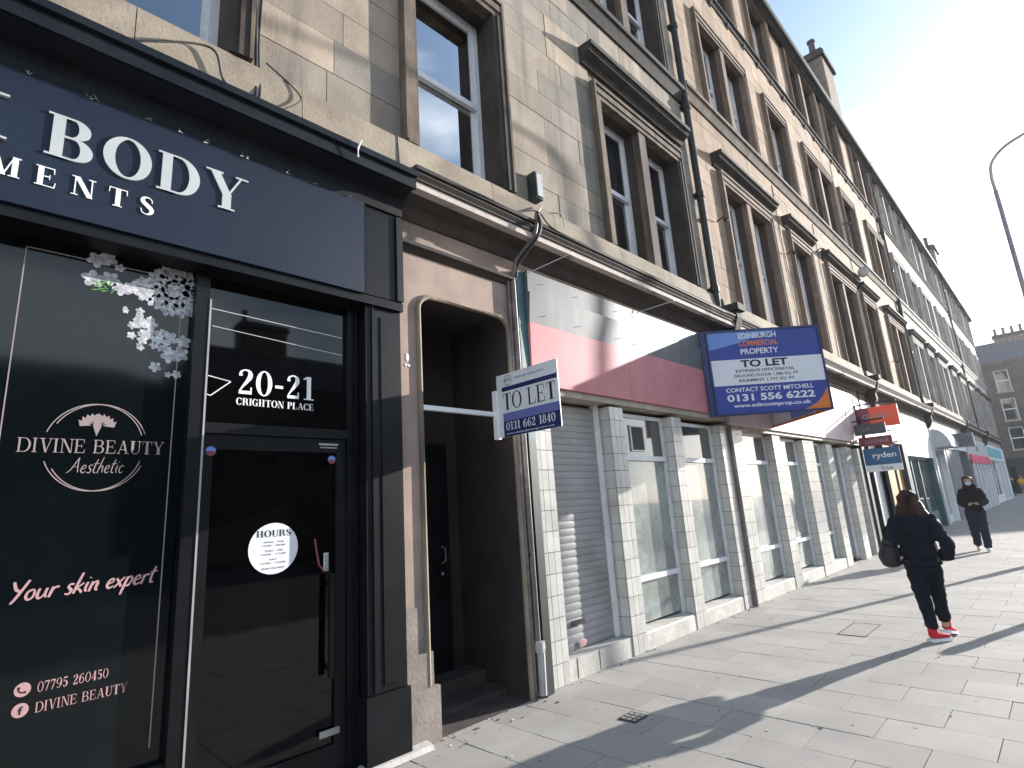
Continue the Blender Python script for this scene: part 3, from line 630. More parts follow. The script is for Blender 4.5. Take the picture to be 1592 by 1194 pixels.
# frieze below cornice
MB().box(2.5, 8.93, F + .0, F + .3, 4.0, 4.199).build('frieze', 'pinkwall', B1)
MB().box(9.14, 27.3, F + .02, F + .3, 3.9, 4.199).build('frieze', 'dress_warm', B2)
MB().box(27.75, 62, F + .02, F + .3, 4.0, 4.319).build('frieze', 'dress_pale', B3)
MB().box(27.3, 62, F + .5, F + .6, 0, 5).box(9, 27.3, F + .9, F + 1.0, 0, 5).build('shop_back', 'dark', B3)

# ------------------------------------------------------------------ black shopfront
SH = empty('beauty_shopfront', (1, F, 0), 'black painted beauty salon shopfront with raised silver letters, nearest on the left', 'shopfront')
GY = 3.82
def gp(x, z): k = GY / 3.75; return x * k, CAM_H + (z - CAM_H) * k
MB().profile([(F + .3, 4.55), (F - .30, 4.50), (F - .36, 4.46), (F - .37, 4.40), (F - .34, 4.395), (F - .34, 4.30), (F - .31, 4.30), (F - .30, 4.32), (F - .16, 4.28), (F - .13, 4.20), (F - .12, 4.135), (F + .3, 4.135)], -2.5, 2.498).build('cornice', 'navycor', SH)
fa = MB().box(-2.5, 2.13, F - .13, F - .02, 3.35, 4.13).build('fascia', 'navy', SH)
MB().box(-2.5, 2.5, F - .105, F + .25, 3.28, 3.349).box(-2.5, 2.5, F - .0, F + .25, 3.35, 4.13).build('fascia_backing', 'blackpaint', SH)
serif('BODY', (.165, F - .131, 3.685), EX, EZ, .262, 1.055, 'letter', 'letter', fa, depth=.010, each=True, spacing=.075)
serif('K', (-.225, F - .131, 3.685), EX, EZ, .262, .25, 'letter', 'letter', fa, depth=.022)
serif('MENTS', (-.045, F - .131, 3.49), EX, EZ, .115, .745, 'letter', 'white', fa, depth=.006, each=True, spacing=.42)
serif('TREAT', (-.95, F - .131, 3.49), EX, EZ, .115, .74, 'letter', 'white', fa, depth=.006, spacing=.42)
b = MB()    # pilaster and end panel
b.box(2.15, 2.49, F - .10, F + .2, 3.36, 4.13).box(2.17, 2.49, F - .07, F + .2, .46, 3.279).box(2.145, 2.50, F - .10, F + .2, 0, .455)
b.build('pilaster', 'blackpaint', SH)
MB().box(2.22, 2.235, F - .083, F - .071, .47, 3.27).box(2.30, 2.44, F - .078, F - .071, .50, 3.2).box(2.14, 2.148, F - .12, F - .101, 3.36, 4.12).build('pilaster_bead', 'blackpaint', SH)
MB().box(2.44, 2.5, F - .12, F - .08, 3.36, 4.12).build('end_strip', 'navycor', SH)
# glazing
xm = gp(.98, 0)[0]; xd = gp(1.07, 0)[0]; xe = gp(2.04, 0)[0]
b = MB(); b.box(xm, xd - .012, GY - .07, GY + .05, 0, 3.28).box(xe, 2.17, GY - .05, GY + .05, 0, 3.28)
b.box(xe + .05, xe + .07, GY - .07, GY - .051, 0, 3.28)
b.build('door_jamb', 'blackpaint', SH)
MB().box(xd - .011, xd, GY - .075, GY - .0, .02, 3.1).build('metal_edge', 'galv', SH)
gz = gp(0, 3.18)[1]
wn = MB().box(-2.4, xm - .001, GY, GY + .02, .42, 3.279).build('shop_window', 'vinyl', SH)
MB().box(-2.4, xm, GY - .05, GY + .05, .0, .418).build('stallriser', 'blackpaint', SH)
dz0 = gp(0, 2.23)[1]
tl = MB().box(xd + .001, xe - .001, GY - .01, GY + .01, dz0 + .05, gz + .1).build('fanlight', 'doorglass', SH)
MB().box(xd + .001, xe - .001, GY - .05, GY + .03, dz0 - .02, dz0 + .048).build('transom', 'blackpaint', SH)
dr = MB(); dr.box(xd + .002, xd + .07, GY - .03, GY + .03, .03, dz0 - .022).box(xe - .08, xe - .003, GY - .03, GY + .03, .03, dz0 - .022)
dr.box(xd + .07, xe - .08, GY - .03, GY + .03, dz0 - .12, dz0 - .022).box(xd + .07, xe - .08, GY - .03, GY + .03, .03, .2)
door = dr.build('door', 'blackpaint', SH)
MB().box(xd + .07, xe - .08, GY - .005, GY + .01, .2, dz0 - .12).build('pane', 'doorglass', door)
MB().box(xe - .15, xe - .115, GY - .085, GY - .06, .62, 1.28).box(xe - .145, xe - .12, GY - .06, GY - .03, .66, .70).box(xe - .145, xe - .12, GY - .06, GY - .03, 1.2, 1.24).build('pull_handle', 'blackpaint', door)
b = MB().tube([(1.83, GY - .05, 1.52), (1.86, GY - .055, 1.35), (1.90, GY - .05, 1.30), (1.955, GY - .05, 1.30)], .006, 6); b.build('red_cord', 'maroon', door)
MB().box(1.905, 1.94, GY - .036, GY - .031, 1.30, 1.42).build('pull_plate', 'letter', door)
sans('PULL', (1.935, GY - .037, 1.31), (0, 0, 1), (-1, 0, 0), .018, .10, 'lettering', 'ink', door, .0008)
MB().box(1.99 - .1, 2.03, GY - .036, GY - .031, .26, .30).build('bottom_lock', 'galv', door)
MB().box(1.86, 2.01, GY - .036, GY - .031, dz0 - .07, dz0 - .055).box(1.87, 2.0, GY - .036, GY - .031, dz0 - .09, dz0 - .082).build('door_closer_sticker', 'galv', door)
def disc(cx, cz, r, y, name, material, parent, d=.002, n=32, rz=None):
    return MB().prism([(r * math.cos(2 * math.pi * i / n), (rz or r) * math.sin(2 * math.pi * i / n)) for i in range(n)], (cx, y, cz), EX, EZ, (0, -d, 0)).build(name, material, parent)
for cx, cz in ((gp(1.125, 0)[0], gp(0, 2.10)[1]), (gp(1.925, 0)[0], gp(0, 2.06)[1])):
    disc(cx, cz, .030, GY - .031, 'round_sticker', 'signlight', door)
    MB().prism([(.03 * math.cos(a / 10 * math.pi), -.03 * math.sin(a / 10 * math.pi)) for a in range(11)], (cx, GY - .0335, cz), EX, EZ, (0, -.0008, 0)).build('sticker_foot', 'maroon', door)
hc = gp(1.54, 1.485); disc(hc[0], hc[1], .163, GY - .006, 'hours_disc', 'signwhite', door)
hz = hc[1]
serif('HOURS', (hc[0] - .115, GY - .0085, hz + .075), EX, EZ, .042, .23, 'lettering', 'ink', door, .0006)
for i, (tx, wd) in enumerate((('MON - TUE', .13), ('12:00 - 20:00', .15), ('THU - FRI', .12), ('12:00 - 17:00', .16), ('SAT', .05), ('12:00 - 15:00', .16), ('SUN CLOSED', .15))):
    sans(tx, (hc[0] - wd / 2, GY - .0085, hz + .036 - i * .0215 - (i // 2) * .012), EX, EZ, .010, wd, 'lettering', 'signdark', door, .0006)
# address on the fanlight
a0 = gp(1.265, 2.485); a1 = gp(1.80, 2.41)
serif('20-21', (a0[0], GY - .011, a0[1]), EX, EZ, .172, .54, 'lettering', 'white', tl, .0008, spacing=.03)
serif('CRIGHTON PLACE', (a0[0], GY - .011, a1[1]), EX, EZ, .048, .54, 'lettering', 'white', tl, .0008, spacing=.02)
b = MB()    # line ornament left of the numbers
for p in ((( xd + .02, 2.60), (1.25, 2.575)), ((1.25, 2.575), (1.13, 2.47)), ((1.13, 2.47), (xd + .02, 2.475))):
    b.tube([(p[0][0], GY - .011, p[0][1]), (p[1][0], GY - .011, p[1][1])], .0035, 4)
b.tube([(xd + .02, GY - .011, 3.06), (xe - .03, GY - .011, 3.02)], .003, 4).tube([(xd + .03, GY - .011, 2.94), (xe - .03, GY - .011, 2.88)], .0025, 4)
b.build('printed_lines', 'white', tl)
# window film print
GW = GY - .0012
def wl(x, z): return gp(x, z)
b = MB()
for (x, z0, z1) in ((gp(.155, 0)[0], .5, 3.22), (gp(.985, 0)[0] - .075, .5, 3.2)):
    b.box(x, x + .006, GW - .0008, GW, z0, z1)
b.box(gp(.155, 0)[0], gp(.985, 0)[0] - .07, GW - .0008, GW, 3.214, 3.22)
b.build('film_border', 'paleprint', wn)
cx, cz = gp(.55, 2.11)
b = MB()
for (r, a0_, a1_, dx) in ((.245, 18, 162, 0), (.245, 20, 150, .03), (.245, 200, 342, 0), (.245, 210, 335, .03)):
    n = 30
    for i in range(n):
        q = []
        for a, rr in ((i, r), (i + 1, r), (i + 1, r - .0055), (i, r - .0055)):
            t = math.radians(a0_ + (a1_ - a0_) * a / n); q.append((dx * .6 + rr * math.cos(t) * .94, rr * math.sin(t)))
        b.prism(q, (cx, GW, cz), EX, EZ, (0, -.0008 - .0002 * (dx > 0), 0))
b.build('circle_emblem', 'paleprint', wn)
WT[0] = .62
serif('DIVINE BEAUTY', (cx - .33, GW, cz - .035), EX, EZ, .075, .665, 'lettering', 'paleprint', wn, .0008, spacing=.03)
WT[0] = 1.
b = MB()     # winged emblem
for sgn in (-1, 1):
    for i in range(5):
        a = math.radians(20 + i * 17); r0 = .028; r1 = .085 - i * .004
        b.prism([(sgn * r0 * math.cos(a), r0 * math.sin(a) - .02), (sgn * (r0 + r1) * .7 * math.cos(a - .3), (r0 + r1) * .7 * math.sin(a - .3) - .02), (sgn * r1 * 1.1 * math.cos(a), r1 * math.sin(a) - .01), (sgn * (r0 + r1) * .5 * math.cos(a + .12), (r0 + r1) * .5 * math.sin(a + .12) - .02)], (cx, GW, cz + .13), EX, EZ, (0, -.0008 - i * .00005, 0))
b.prism([(-.012, .04), (0, .06), (.012, .04), (.02, -.01), (0, -.07), (-.02, -.01)], (cx, GW, cz + .13), EX, EZ, (0, -.0012, 0))
b.build('winged_emblem', 'paleprint', wn)
# hand drawn script lettering
SC = {
 'Y': ([[(.0, 1, .1), (.16, .62, .12), (.34, .5, .1)], [(.62, 1.02, .1), (.4, .5, .12), (.22, .1, .12), (.1, -.08, .08)]], .60),
 'A': ([[(-.1, .02, .05), (.12, .18, .09), (.36, .7, .1), (.50, 1, .08)], [(.50, 1, .08), (.52, .5, .1), (.62, .05, .09)], [(.16, .38, .05), (.6, .42, .05)]], .74),
 'o': ([[(.3, .52, .08), (.1, .42, .11), (.06, .18, .11), (.2, .02, .09), (.36, .16, .1), (.36, .42, .09), (.28, .52, .06)]], .46),
 'u': ([[(.1, .52, .1), (.06, .2, .12), (.16, .02, .1), (.32, .14, .07), (.42, .5, .1)], [(.42, .5, .1), (.38, .2, .11), (.46, .03, .08)]], .54),
 'r': ([[(.12, .52, .1), (.08, .25, .12), (.04, .0, .1)], [(.08, .25, .05), (.22, .48, .08), (.38, .48, .1)]], .38),
 's': ([[(.34, .5, .09), (.18, .52, .08), (.12, .38, .1), (.28, .2, .12), (.2, .02, .09), (.02, .06, .06)]], .36),
 'S': ([[(.44, .95, .08), (.26, 1.0, .08), (.16, .8, .1), (.3, .5, .13), (.34, .2, .12), (.16, .0, .1), (.0, .1, .06)]], .46),
 'k': ([[(.26, 1.05, .1), (.14, .5, .12), (.05, .0, .1)], [(.42, .5, .08), (.14, .26, .07), (.26, .2, .09), (.42, .0, .1)]], .46),
 'i': ([[(.14, .52, .1), (.08, .2, .11), (.16, .02, .08)], [(.19, .72, .1), (.2, .76, .1)]], .24),
 'n': ([[(.12, .52, .1), (.08, .25, .12), (.04, .0, .1)], [(.08, .22, .05), (.26, .5, .08), (.36, .4, .12), (.32, .12, .11), (.42, .02, .08)]], .50),
 'e': ([[(.06, .24, .06), (.3, .34, .07), (.28, .5, .08), (.12, .44, .1), (.05, .18, .12), (.18, .02, .09), (.36, .12, .06)]], .40),
 'x': ([[(.04, .5, .08), (.18, .3, .11), (.34, .02, .1)], [(.42, .52, .08), (.18, .22, .09), (.0, .0, .08)]], .44),
 'p': ([[(.14, .52, .1), (.06, .1, .12), (-.04, -.42, .1)], [(.08, .3, .05), (.26, .52, .08), (.38, .34, .11), (.26, .04, .09), (.08, .06, .06)]], .46),
 't': ([[(.24, .9, .09), (.12, .4, .11), (.12, .06, .1), (.28, .04, .06)], [(.02, .6, .06), (.38, .64, .06)]], .32),
 'h': ([[(.26, 1.05, .08), (.12, .4, .1), (.05, .0, .1)], [(.1, .24, .05), (.28, .5, .08), (.34, .3, .1), (.34, .04, .08)]], .46),
 'c': ([[(.34, .42, .08), (.2, .52, .08), (.06, .3, .11), (.14, .03, .1), (.34, .1, .06)]], .38), ' ': ([], .3)}
def script(text, o, U, height, width, name, material, parent, thin=1.):
    U = Vector(U).normalized(); Vv = EZ; x = 0; qs = []
    for c in text:
        st, a = SC[c]
        for s in st: qs += [[(x + u + v * .18, v) for u, v in q] for q in stroke([(p[0], p[1], p[2] * thin) for p in s], 4)]
        x += a
    sxx = width / x; b = MB()
    for i, q in enumerate(qs): b.prism([(u * sxx, v * height) for u, v in q], o, U, Vv, (0, -.0008 - (i % 23) * .00002, 0))
    b.build(name, material, parent)
script('Aesthetic', (cx - .11, GW, cz - .145), EX, .085, .25, 'lettering', 'paleprint', wn, .7)
px, pz = gp(.27, 1.345); script('Your skin expert', (px, GW, pz), (1, 0, .03), .095, .62, 'lettering', 'pinkprint', wn, 1.15)
WT[0] = .65
px, pz = gp(.42, .915); serif('07795 260450', (px, GW, pz), EX, EZ, .046, .29, 'lettering', 'pinkprint', wn, .0008, spacing=.03)
px, pz = gp(.42, .825); serif('DIVINE BEAUTY', (px, GW, pz), EX, EZ, .046, .38, 'lettering', 'pinkprint', wn, .0008, spacing=.03)
WT[0] = 1.
for px, pz, ch in ((*gp(.365, .94), 'p'), (*gp(.365, .85), 'f')):
    disc(px, pz, .032, GW, 'round_icon', 'pinkprint', wn, .0008)
    if ch == 'f': sans('f', (px - .008, GW - .0009, pz - .018), EX, EZ, .034, .018, 'icon_mark', 'ink', wn, .0006, bold=.03)
    else:
        b = MB()
        for q in stroke([(-.014, .014, .012), (-.014, -.002, .006), (-.002, -.013, .006), (.014, -.012, .012)], 5): b.prism(q, (px, GW - .0009, pz), EX, EZ, (0, -.0006, 0))
        b.build('icon_mark', 'ink', wn)
# printed flowers
def flower(cx, cz, r, n, b, k, ang=0, sq=1.):
    for i in range(n):
        a = ang + 2 * math.pi * i / n; px, pz_ = cx + math.cos(a) * r * .52, cz + math.sin(a) * r * .52 * sq
        pts = [(math.cos(a) * u - math.sin(a) * v, (math.sin(a) * u + math.cos(a) * v) * sq) for u, v in [(r * .5 * math.cos(t), r * .36 * math.sin(t)) for t in [j * math.pi / 5 for j in range(10)]]]
        b.prism(pts, (px, GW, pz_), EX, EZ, (0, -.0006 - ((k * 7 + i) % 17) * .00006, 0))
fx = GY / 3.75; b = MB(); k = 0
big = [(.47, 3.20, .055), (.52, 3.22, .05), (.46, 3.08, .06), (.54, 3.10, .05), (.60, 3.05, .05), (.66, 3.07, .055), (.72, 3.04, .05), (.70, 3.12, .04), (.78, 3.19, .04), (.58, 3.18, .03)]
for (x, z, r) in big: k += 1; X, Z = gp(x, z); flower(X, Z, r, 5, b, k, rnd.random(), .9)
X, Z = gp(.885, 3.10); b.prism([(min(.128 * math.cos(t), xm - .004 - X), .138 * math.sin(t)) for t in [j * math.pi / 16 for j in range(32)]], (X, GW + .0003, Z), EX, EZ, (0, -.0007, 0))
for i in range(90):      # large rose, packed petals
    a = i * 2.4; rr = .0155 * math.sqrt(i); X, Z = gp(.88, 3.10); k += 1
    cx_, cz_ = X + rr * math.cos(a), Z + rr * .95 * math.sin(a)
    if cx_ > xm - .02: cx_ = xm - .02 - rnd.random() * .03
    flower(cx_, cz_, .045, 3, b, k, a)
for i in range(34):
    u = rnd.random(); X, Z = gp(.66 + .25 * u + rnd.gauss(0, .035), 2.90 - .26 * u + rnd.gauss(0, .05)); k += 1
    flower(X, Z, rnd.uniform(.012, .032), 5, b, k, rnd.random() * 3)
for x, z, r in ((.71, 2.86, .04), (.76, 2.86, .04), (.80, 2.60, .035), (.87, 2.68, .05), (.93, 2.70, .05), (.94, 2.78, .045), (.86, 2.79, .05), (.87, 2.56, .02)): k += 1; X, Z = gp(x, z); flower(X, Z, r, 5, b, k, rnd.random())
b.build('printed_flowers', 'petal', wn)
b = MB()
for i in range(12):
    X, Z = gp(rnd.uniform(.45, .56), rnd.uniform(3.0, 3.1)); a = rnd.random() * 3
    b.prism([(0, 0), (.02 * math.cos(a), .02 * math.sin(a)), (.05 * math.cos(a + .2), .05 * math.sin(a + .2)), (.02 * math.cos(a + .5), .02 * math.sin(a + .5))], (X, GW, Z), EX, EZ, (0, -.0018 - i * .00003, 0))
b.build('printed_leaves', 'leafprint', wn)
# shop interior backing and threshold
MB().box(-2.5, 2.17, GY + .3, GY + .35, 0, 3.3).build('shop_interior', 'dark', SH)
MB().box(xm, 2.50, F - .02, GY + .2, -.005, .028).build('door_threshold', 'blackpaint', SH)
MB().profile([(F - .14, .004), (F - .12, .035), (F - .03, .05), (F - .021, .004)], 2.12, 2.66).build('mortar_fillet', 'render_white', SH)
# cable and spider-web tufts on cornice
b = MB().tube([(1.98, F - .345, 4.50), (1.95, F - .40, 4.47), (1.93, F - .385, 4.40), (1.935, F - .375, 4.33)], .006, 6)
b.build('loose_cable', 'white', SH)
b = MB()
for x in (.06, .33, .36, 1.18, 1.22, 1.99, .62, .80, .95, 1.5, 1.7):
    for j in range(4): b.tube([(x + rnd.uniform(-.02, .02), F - .135, 4.125), (x + rnd.uniform(-.02, .02), F - .15, 4.13 + rnd.uniform(-.02, .02))], .0018, 3)
b.build('fascia_clip', 'galv', SH)

# ------------------------------------------------------------------ stair entrance bay
EN = empty('stair_entrance', (3.2, F, 0), 'shabby pink plastered stair entrance with a dark recessed doorway and rounded top corners', 'doorway')
ox0, ox1, oz1, rr = 2.72, 3.83, 3.52, .14
arc = [(ox0, .0)]
for i in range(9):
    a = math.pi - i / 8 * math.pi / 2; arc.append((ox0 + rr + rr * math.cos(a), oz1 - rr + rr * math.sin(a)))
for i in range(9):
    a = math.pi / 2 - i / 8 * math.pi / 2; arc.append((ox1 - rr + rr * math.cos(a), oz1 - rr + rr * math.sin(a)))
arc.append((ox1, .0))
def arch_wall(mb, x0, x1, ztop, y0, y1):
    outer = [(x0, 0)] + [(x0, arc[i][1]) for i in range(1, 9)] + [(arc[9][0], ztop) if False else (x0, ztop)]
    pts = []
    for i in range(len(arc)):
        px, pz_ = arc[i]
        if i < 9: q = (x0, pz_ if i < 5 else ztop) if i != 5 else (x0, ztop)
        else: q = (x1, ztop) if i < 14 else (x1, pz_)
        pts.append(q)
    for i in range(len(arc) - 1):
        a, b_ = arc[i], arc[i + 1]; c, d = pts[i], pts[i + 1]
        poly = [a, b_, d] + ([c] if c != d else [])
        mb.prism(poly, (0, y0, 0), EX, EZ, (0, y1 - y0, 0))
b = MB(); arch_wall(b, 2.502, 3.94, 3.998, F, F + .03); b.build('plaster_wall', 'pinkwall', EN)
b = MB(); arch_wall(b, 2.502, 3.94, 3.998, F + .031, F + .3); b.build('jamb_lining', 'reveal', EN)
b = MB()
b.box(2.512, 2.715, F - .006, F - .001, .12, .95); b.build('peeling_patch', 'pinkdirty', EN)
MB().box(2.506, 2.80, F - .05, F - .006, 0, .38).box(2.506, 2.76, F - .025, F - .007, .3801, .62).build('plinth_block', 'pinkdirty', EN)
MB().tube([(x, F - .008, z) for x, z in arc], .024, 8, caps=False).build('roll_moulding', 'dress', EN)
MB().profile([(F + .0, 4.0), (F - .05, 3.995), (F - .075, 3.97), (F - .075, 3.945), (F - .04, 3.93), (F - .02, 3.90), (F + .0, 3.90)], 2.52, 3.95).build('label_moulding', 'grime', EN)
# recess
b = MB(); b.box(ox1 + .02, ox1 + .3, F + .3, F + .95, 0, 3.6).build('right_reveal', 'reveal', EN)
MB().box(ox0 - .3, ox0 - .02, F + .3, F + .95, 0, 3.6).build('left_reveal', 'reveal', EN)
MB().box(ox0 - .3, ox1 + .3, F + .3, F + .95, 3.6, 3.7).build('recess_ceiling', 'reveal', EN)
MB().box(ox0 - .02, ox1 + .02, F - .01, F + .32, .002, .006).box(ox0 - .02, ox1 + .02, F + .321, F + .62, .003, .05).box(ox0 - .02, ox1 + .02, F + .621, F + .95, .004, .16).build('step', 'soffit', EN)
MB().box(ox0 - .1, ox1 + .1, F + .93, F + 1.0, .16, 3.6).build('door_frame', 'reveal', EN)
ed = MB().box(2.85, 3.68, F + .88, F + .928, .16, 2.35).build('stair_door', 'blackpaint', EN)
b = MB()
for (x0, x1, z0, z1) in ((2.93, 3.23, .35, 1.0), (3.30, 3.60, .35, 1.0), (2.93, 3.23, 1.15, 2.2), (3.30, 3.60, 1.15, 2.2)):
    b.box(x0, x1, F + .865, F + .879, z0, z1)
b.build('door_panel', 'blackpaint', ed)
MB().tube([(3.56, F + .86, 1.16), (3.56, F + .80, 1.18), (3.56, F + .80, 1.30), (3.56, F + .86, 1.32)], .008, 6).build('door_handle', 'galv', ed)
MB().ell((3.56, F + .86, 1.06), (.016, .016, .016)).build('keyhole', 'galv', ed)
MB().ell((2.60, F - .002, 2.93), (.018, .004, .035)).ell((2.585, F - .002, 2.86), (.013, .004, .012)).ell((2.615, F - .002, 2.86), (.013, .004, .012)).build('paint_daub', 'white', EN)
# rainwater pipe at the entrance
RP = empty('rainwater_pipe', (3.96, F, 0), 'thin grimy rainwater pipe with a pale shoe between the doorway and the tiled shop', 'drainpipe')
MB().tube([(3.90, F - .05, .42), (3.90, F - .05, 3.98), (3.93, F - .10, 4.15), (4.0, F - .30, 4.36), (4.02, F - .36, 4.62)], .028, 8).tube([(3.85, F - .03, .05), (3.85, F - .03, 4.0)], .018, 6).build('upper_pipe', 'pipe', RP)
MB().tube([(3.90, F - .07, .03), (3.905, F - .075, .44)], .036, 10).lathe([(.045, 0), (.05, .03), (.045, .09)], (3.90, F - .07, .38), 10).build('lower_shoe', 'pipewhite', RP)
b = MB()
for z in (1.2, 2.4, 3.4): b.box(3.85, 3.95, F - .06, F + .0, z, z + .03)
b.build('pipe_bracket', 'blackiron', RP)
# cables slung on the cornice
def cable(pts, r, label, material='blackiron'):
    p = catmull([tuple(q) for q in pts], 8); return MB().tube(p, r, 5).build('cable', material, label=label, cat='cable', smooth=True)
cable([(2.75, F - .345, 4.50), (3.2, F - .36, 4.52), (3.7, F - .35, 4.53), (4.0, F - .38, 4.62), (4.3, F - .36, 4.52), (5.3, F - .35, 4.51), (6.8, F - .35, 4.50), (8.5, F - .35, 4.49)], .009, 'black cable lying along the top of the stone cornice over the doorway')
cable([(4.02, F - .36, 4.60), (4.0, F - .40, 4.45), (3.95, F - .37, 4.30), (3.93, F - .12, 4.12), (3.93, F - .07, 3.98)], .020, 'thick black cable looping down from the cornice beside the teal post')
cable([(4.05, F - .34, 4.62), (4.22, F - .2, 4.78), (4.38, F - .12, 4.93)], .010, 'pale twisted cable rising from the cornice to the grey box', 'pipewhite')
cable([(4.42, F - .20, 4.84), (4.50, F - .3, 4.80), (4.52, F - .32, 4.64)], .008, 'short white cable hooked over the cornice right of the grey box', 'pipewhite')
cable([(4.02, F - .12, 4.02), (4.6, F - .33, 4.36)], .005, 'thin stay wire from the teal post up to the cornice', 'galv')
cable([(6.15, F - .12, 4.05), (6.9, F - .33, 4.34)], .005, 'thin stay wire above the middle of the red fascia', 'galv')
cable([(.45, F - .11, 4.60), (.6, F - .13, 4.70), (.95, F - .12, 4.88), (1.05, F - .12, 4.66), (1.28, F - .11, 4.62), (1.3, F - .02, 5.3), (1.34, F - .02, 6.6)], .008, 'black cable loop on the sill below the upper left window')
cable([(1.26, F - .12, 4.58), (1.28, F - .04, 5.0), (1.26, F - .03, 5.8), (1.30, F - .03, 6.8)], .014, 'thick black cable climbing the wall beside the upper left window')
cable([(1.42, F - .12, 4.62), (1.6, F - .10, 4.85), (1.35, F - .05, 5.05)], .006, 'thin cable curling off the sill right of the upper left window')
ab = MB().box(4.30, 4.42, F - .13, F - .01, 5.03, 5.36).build('junction_box', 'darkgreen', label='narrow dark grey box fixed to the wall just above the cornice', cat='junction box')
MB().box(4.315, 4.405, F - .145, F - .131, 5.05, 5.34).build('box_cover', 'galv', ab)

# ------------------------------------------------------------------ tiled shopfront
TS = empty('tiled_shopfront', (9, F, 0), 'long vacant shopfront of white tiled piers, whitewashed windows and red fascia', 'shopfront')
MB().box(3.955, 4.075, F - .05, F + .25, 2.3, 4.08).build('corner_post', 'teal', TS, label='teal painted upper corner post')
MB().box(3.955, 4.075, F - .05, F + .25, 0.0, 2.298).build('corner_post', 'darkgreen', TS, label='dark lower corner post')
MB().box(3.94, 3.953, F - .08, F - .0, 0, 2.5).box(3.957, 4.04, F - .065, F - .052, 0.0, 2.3).build('dark_cover_strip', 'darkgreen', TS)
# piers: (x0,x1, z top)
piers = [(4.09, 4.37, 2.80), (5.46, 5.75, 2.76), (6.92, 7.19, 2.74), (8.40, 8.64, 2.72), (8.76, 9.24, 2.70), (10.55, 10.93, 2.66), (12.17, 12.84, 2.64), (13.70, 14.12, 2.62), (15.2, 15.68, 2.60), (16.25, 16.5, 2.6)]
tm = cube_mesh('tile', 'tile'); far = MB(); core = MB(); cnt = 0; TH = .2
tl_list = []
for (x0, x1, zt) in piers:
    core.box(x0 + .008, x1 - .008, F + .008, F + .24, 0, zt)
    nc = max(2, round((x1 - x0) / .1)); cw = (x1 - x0) / nc; nz_ = int(math.ceil(zt / TH))
    for j in range(nz_):
        z0, z1 = j * TH, min(zt, (j + 1) * TH)
        for i in range(nc): tl_list.append((x0 + i * cw, x0 + (i + 1) * cw, F - .0, F + .01, z0, z1, 'f'))
        for i in range(2): tl_list.append((x0, x0 + .01, F + .012 + i * .11, F + .012 + (i + 1) * .11, z0, z1, 's'))
core.build('pier_core', 'grout', TS)
tl_list.sort(key=lambda t: (t[0]))
gq = .003
for q in tl_list:
    x0, x1, y0, y1, z0, z1, s = q; pr = rnd.uniform(0, .002)
    if s == 'f': a = (x0 + gq, x1 - gq, y0 - pr, y1, z0 + gq, z1 - gq)
    else: a = (x0 - pr, x1, y0 + gq, y1 - gq, z0 + gq, z1 - gq)
    if cnt < 298: piece('tile', tm, *a, TS); cnt += 1
    else: far.box(*a)
far.build('far_tiles', 'tile', TS, kind='stuff')
# damaged dark vertical pipe in the middle
b = MB().tube([(8.70, F - .03, .0), (8.70, F - .03, 2.72)], .03, 8)
for i in range(10): b.box(8.66 + rnd.uniform(-.01, .02), 8.70 + rnd.uniform(0, .05), F - .04, F - .01, i * .07, i * .07 + rnd.uniform(.03, .06))
b.build('downpipe', 'pipe', TS)
# windows between the piers
bays = [(5.75, 6.92), (7.19, 8.40), (9.24, 10.55), (10.93, 12.17), (12.84, 13.70)]
for wi, (x0, x1) in enumerate(bays):
    yb = F + .17; zt = [2.74, 2.72, 2.68, 2.66, 2.64][wi]
    b = MB(); fr = .045
    b.box(x0, x0 + fr, yb - .02, yb + .04, .2, zt).box(x1 - fr, x1, yb - .02, yb + .04, .2, zt).box(x0 + fr, x1 - fr, yb - .02, yb + .04, zt - .05, zt)
    wo = b.build('shop_window', 'whiteframe', TS)
    for i, (za, zb) in enumerate(((.235, .70), (.76, 2.14), (2.20, zt - .05))):
        MB().box(x0 + fr, x1 - fr, yb, yb + .008, za, zb).build('pane', 'darkpane' if i == 2 else 'wash', wo)
    MB().box(x0 + fr, x1 - fr, yb - .05, yb - .001, .70, .76).build('glazing_bar', 'whiteframe', wo)
    MB().box(x0 + fr, x1 - fr, yb - .05, yb - .001, 2.14, 2.20).build('glazing_bar', 'whiteframe', wo)
    MB().profile([(F + .01, 0), (F + .01, .17), (F - .0 + .02, .185), (F + .165, .21), (F + .2, .21), (F + .2, 0)], x0, x1).build('window_sill', 'render_white', wo)
    if wi == 0:
        MB().box(x0 + .36, x0 + .38, yb - .02, yb - .001, 2.26, 2.60).box(x0 + .66, x0 + .68, yb - .02, yb - .001, 2.26, 2.60).box(x0 + .38, x0 + .66, yb - .02, yb - .001, 2.26, 2.28).box(x0 + .38, x0 + .66, yb - .02, yb - .001, 2.58, 2.60).build('vent_frame', 'whiteframe', wo)
        MB().box(x0 + .38, x0 + .66, yb - .012, yb - .001, 2.28, 2.58).build('extractor_vent', 'blackiron', wo)
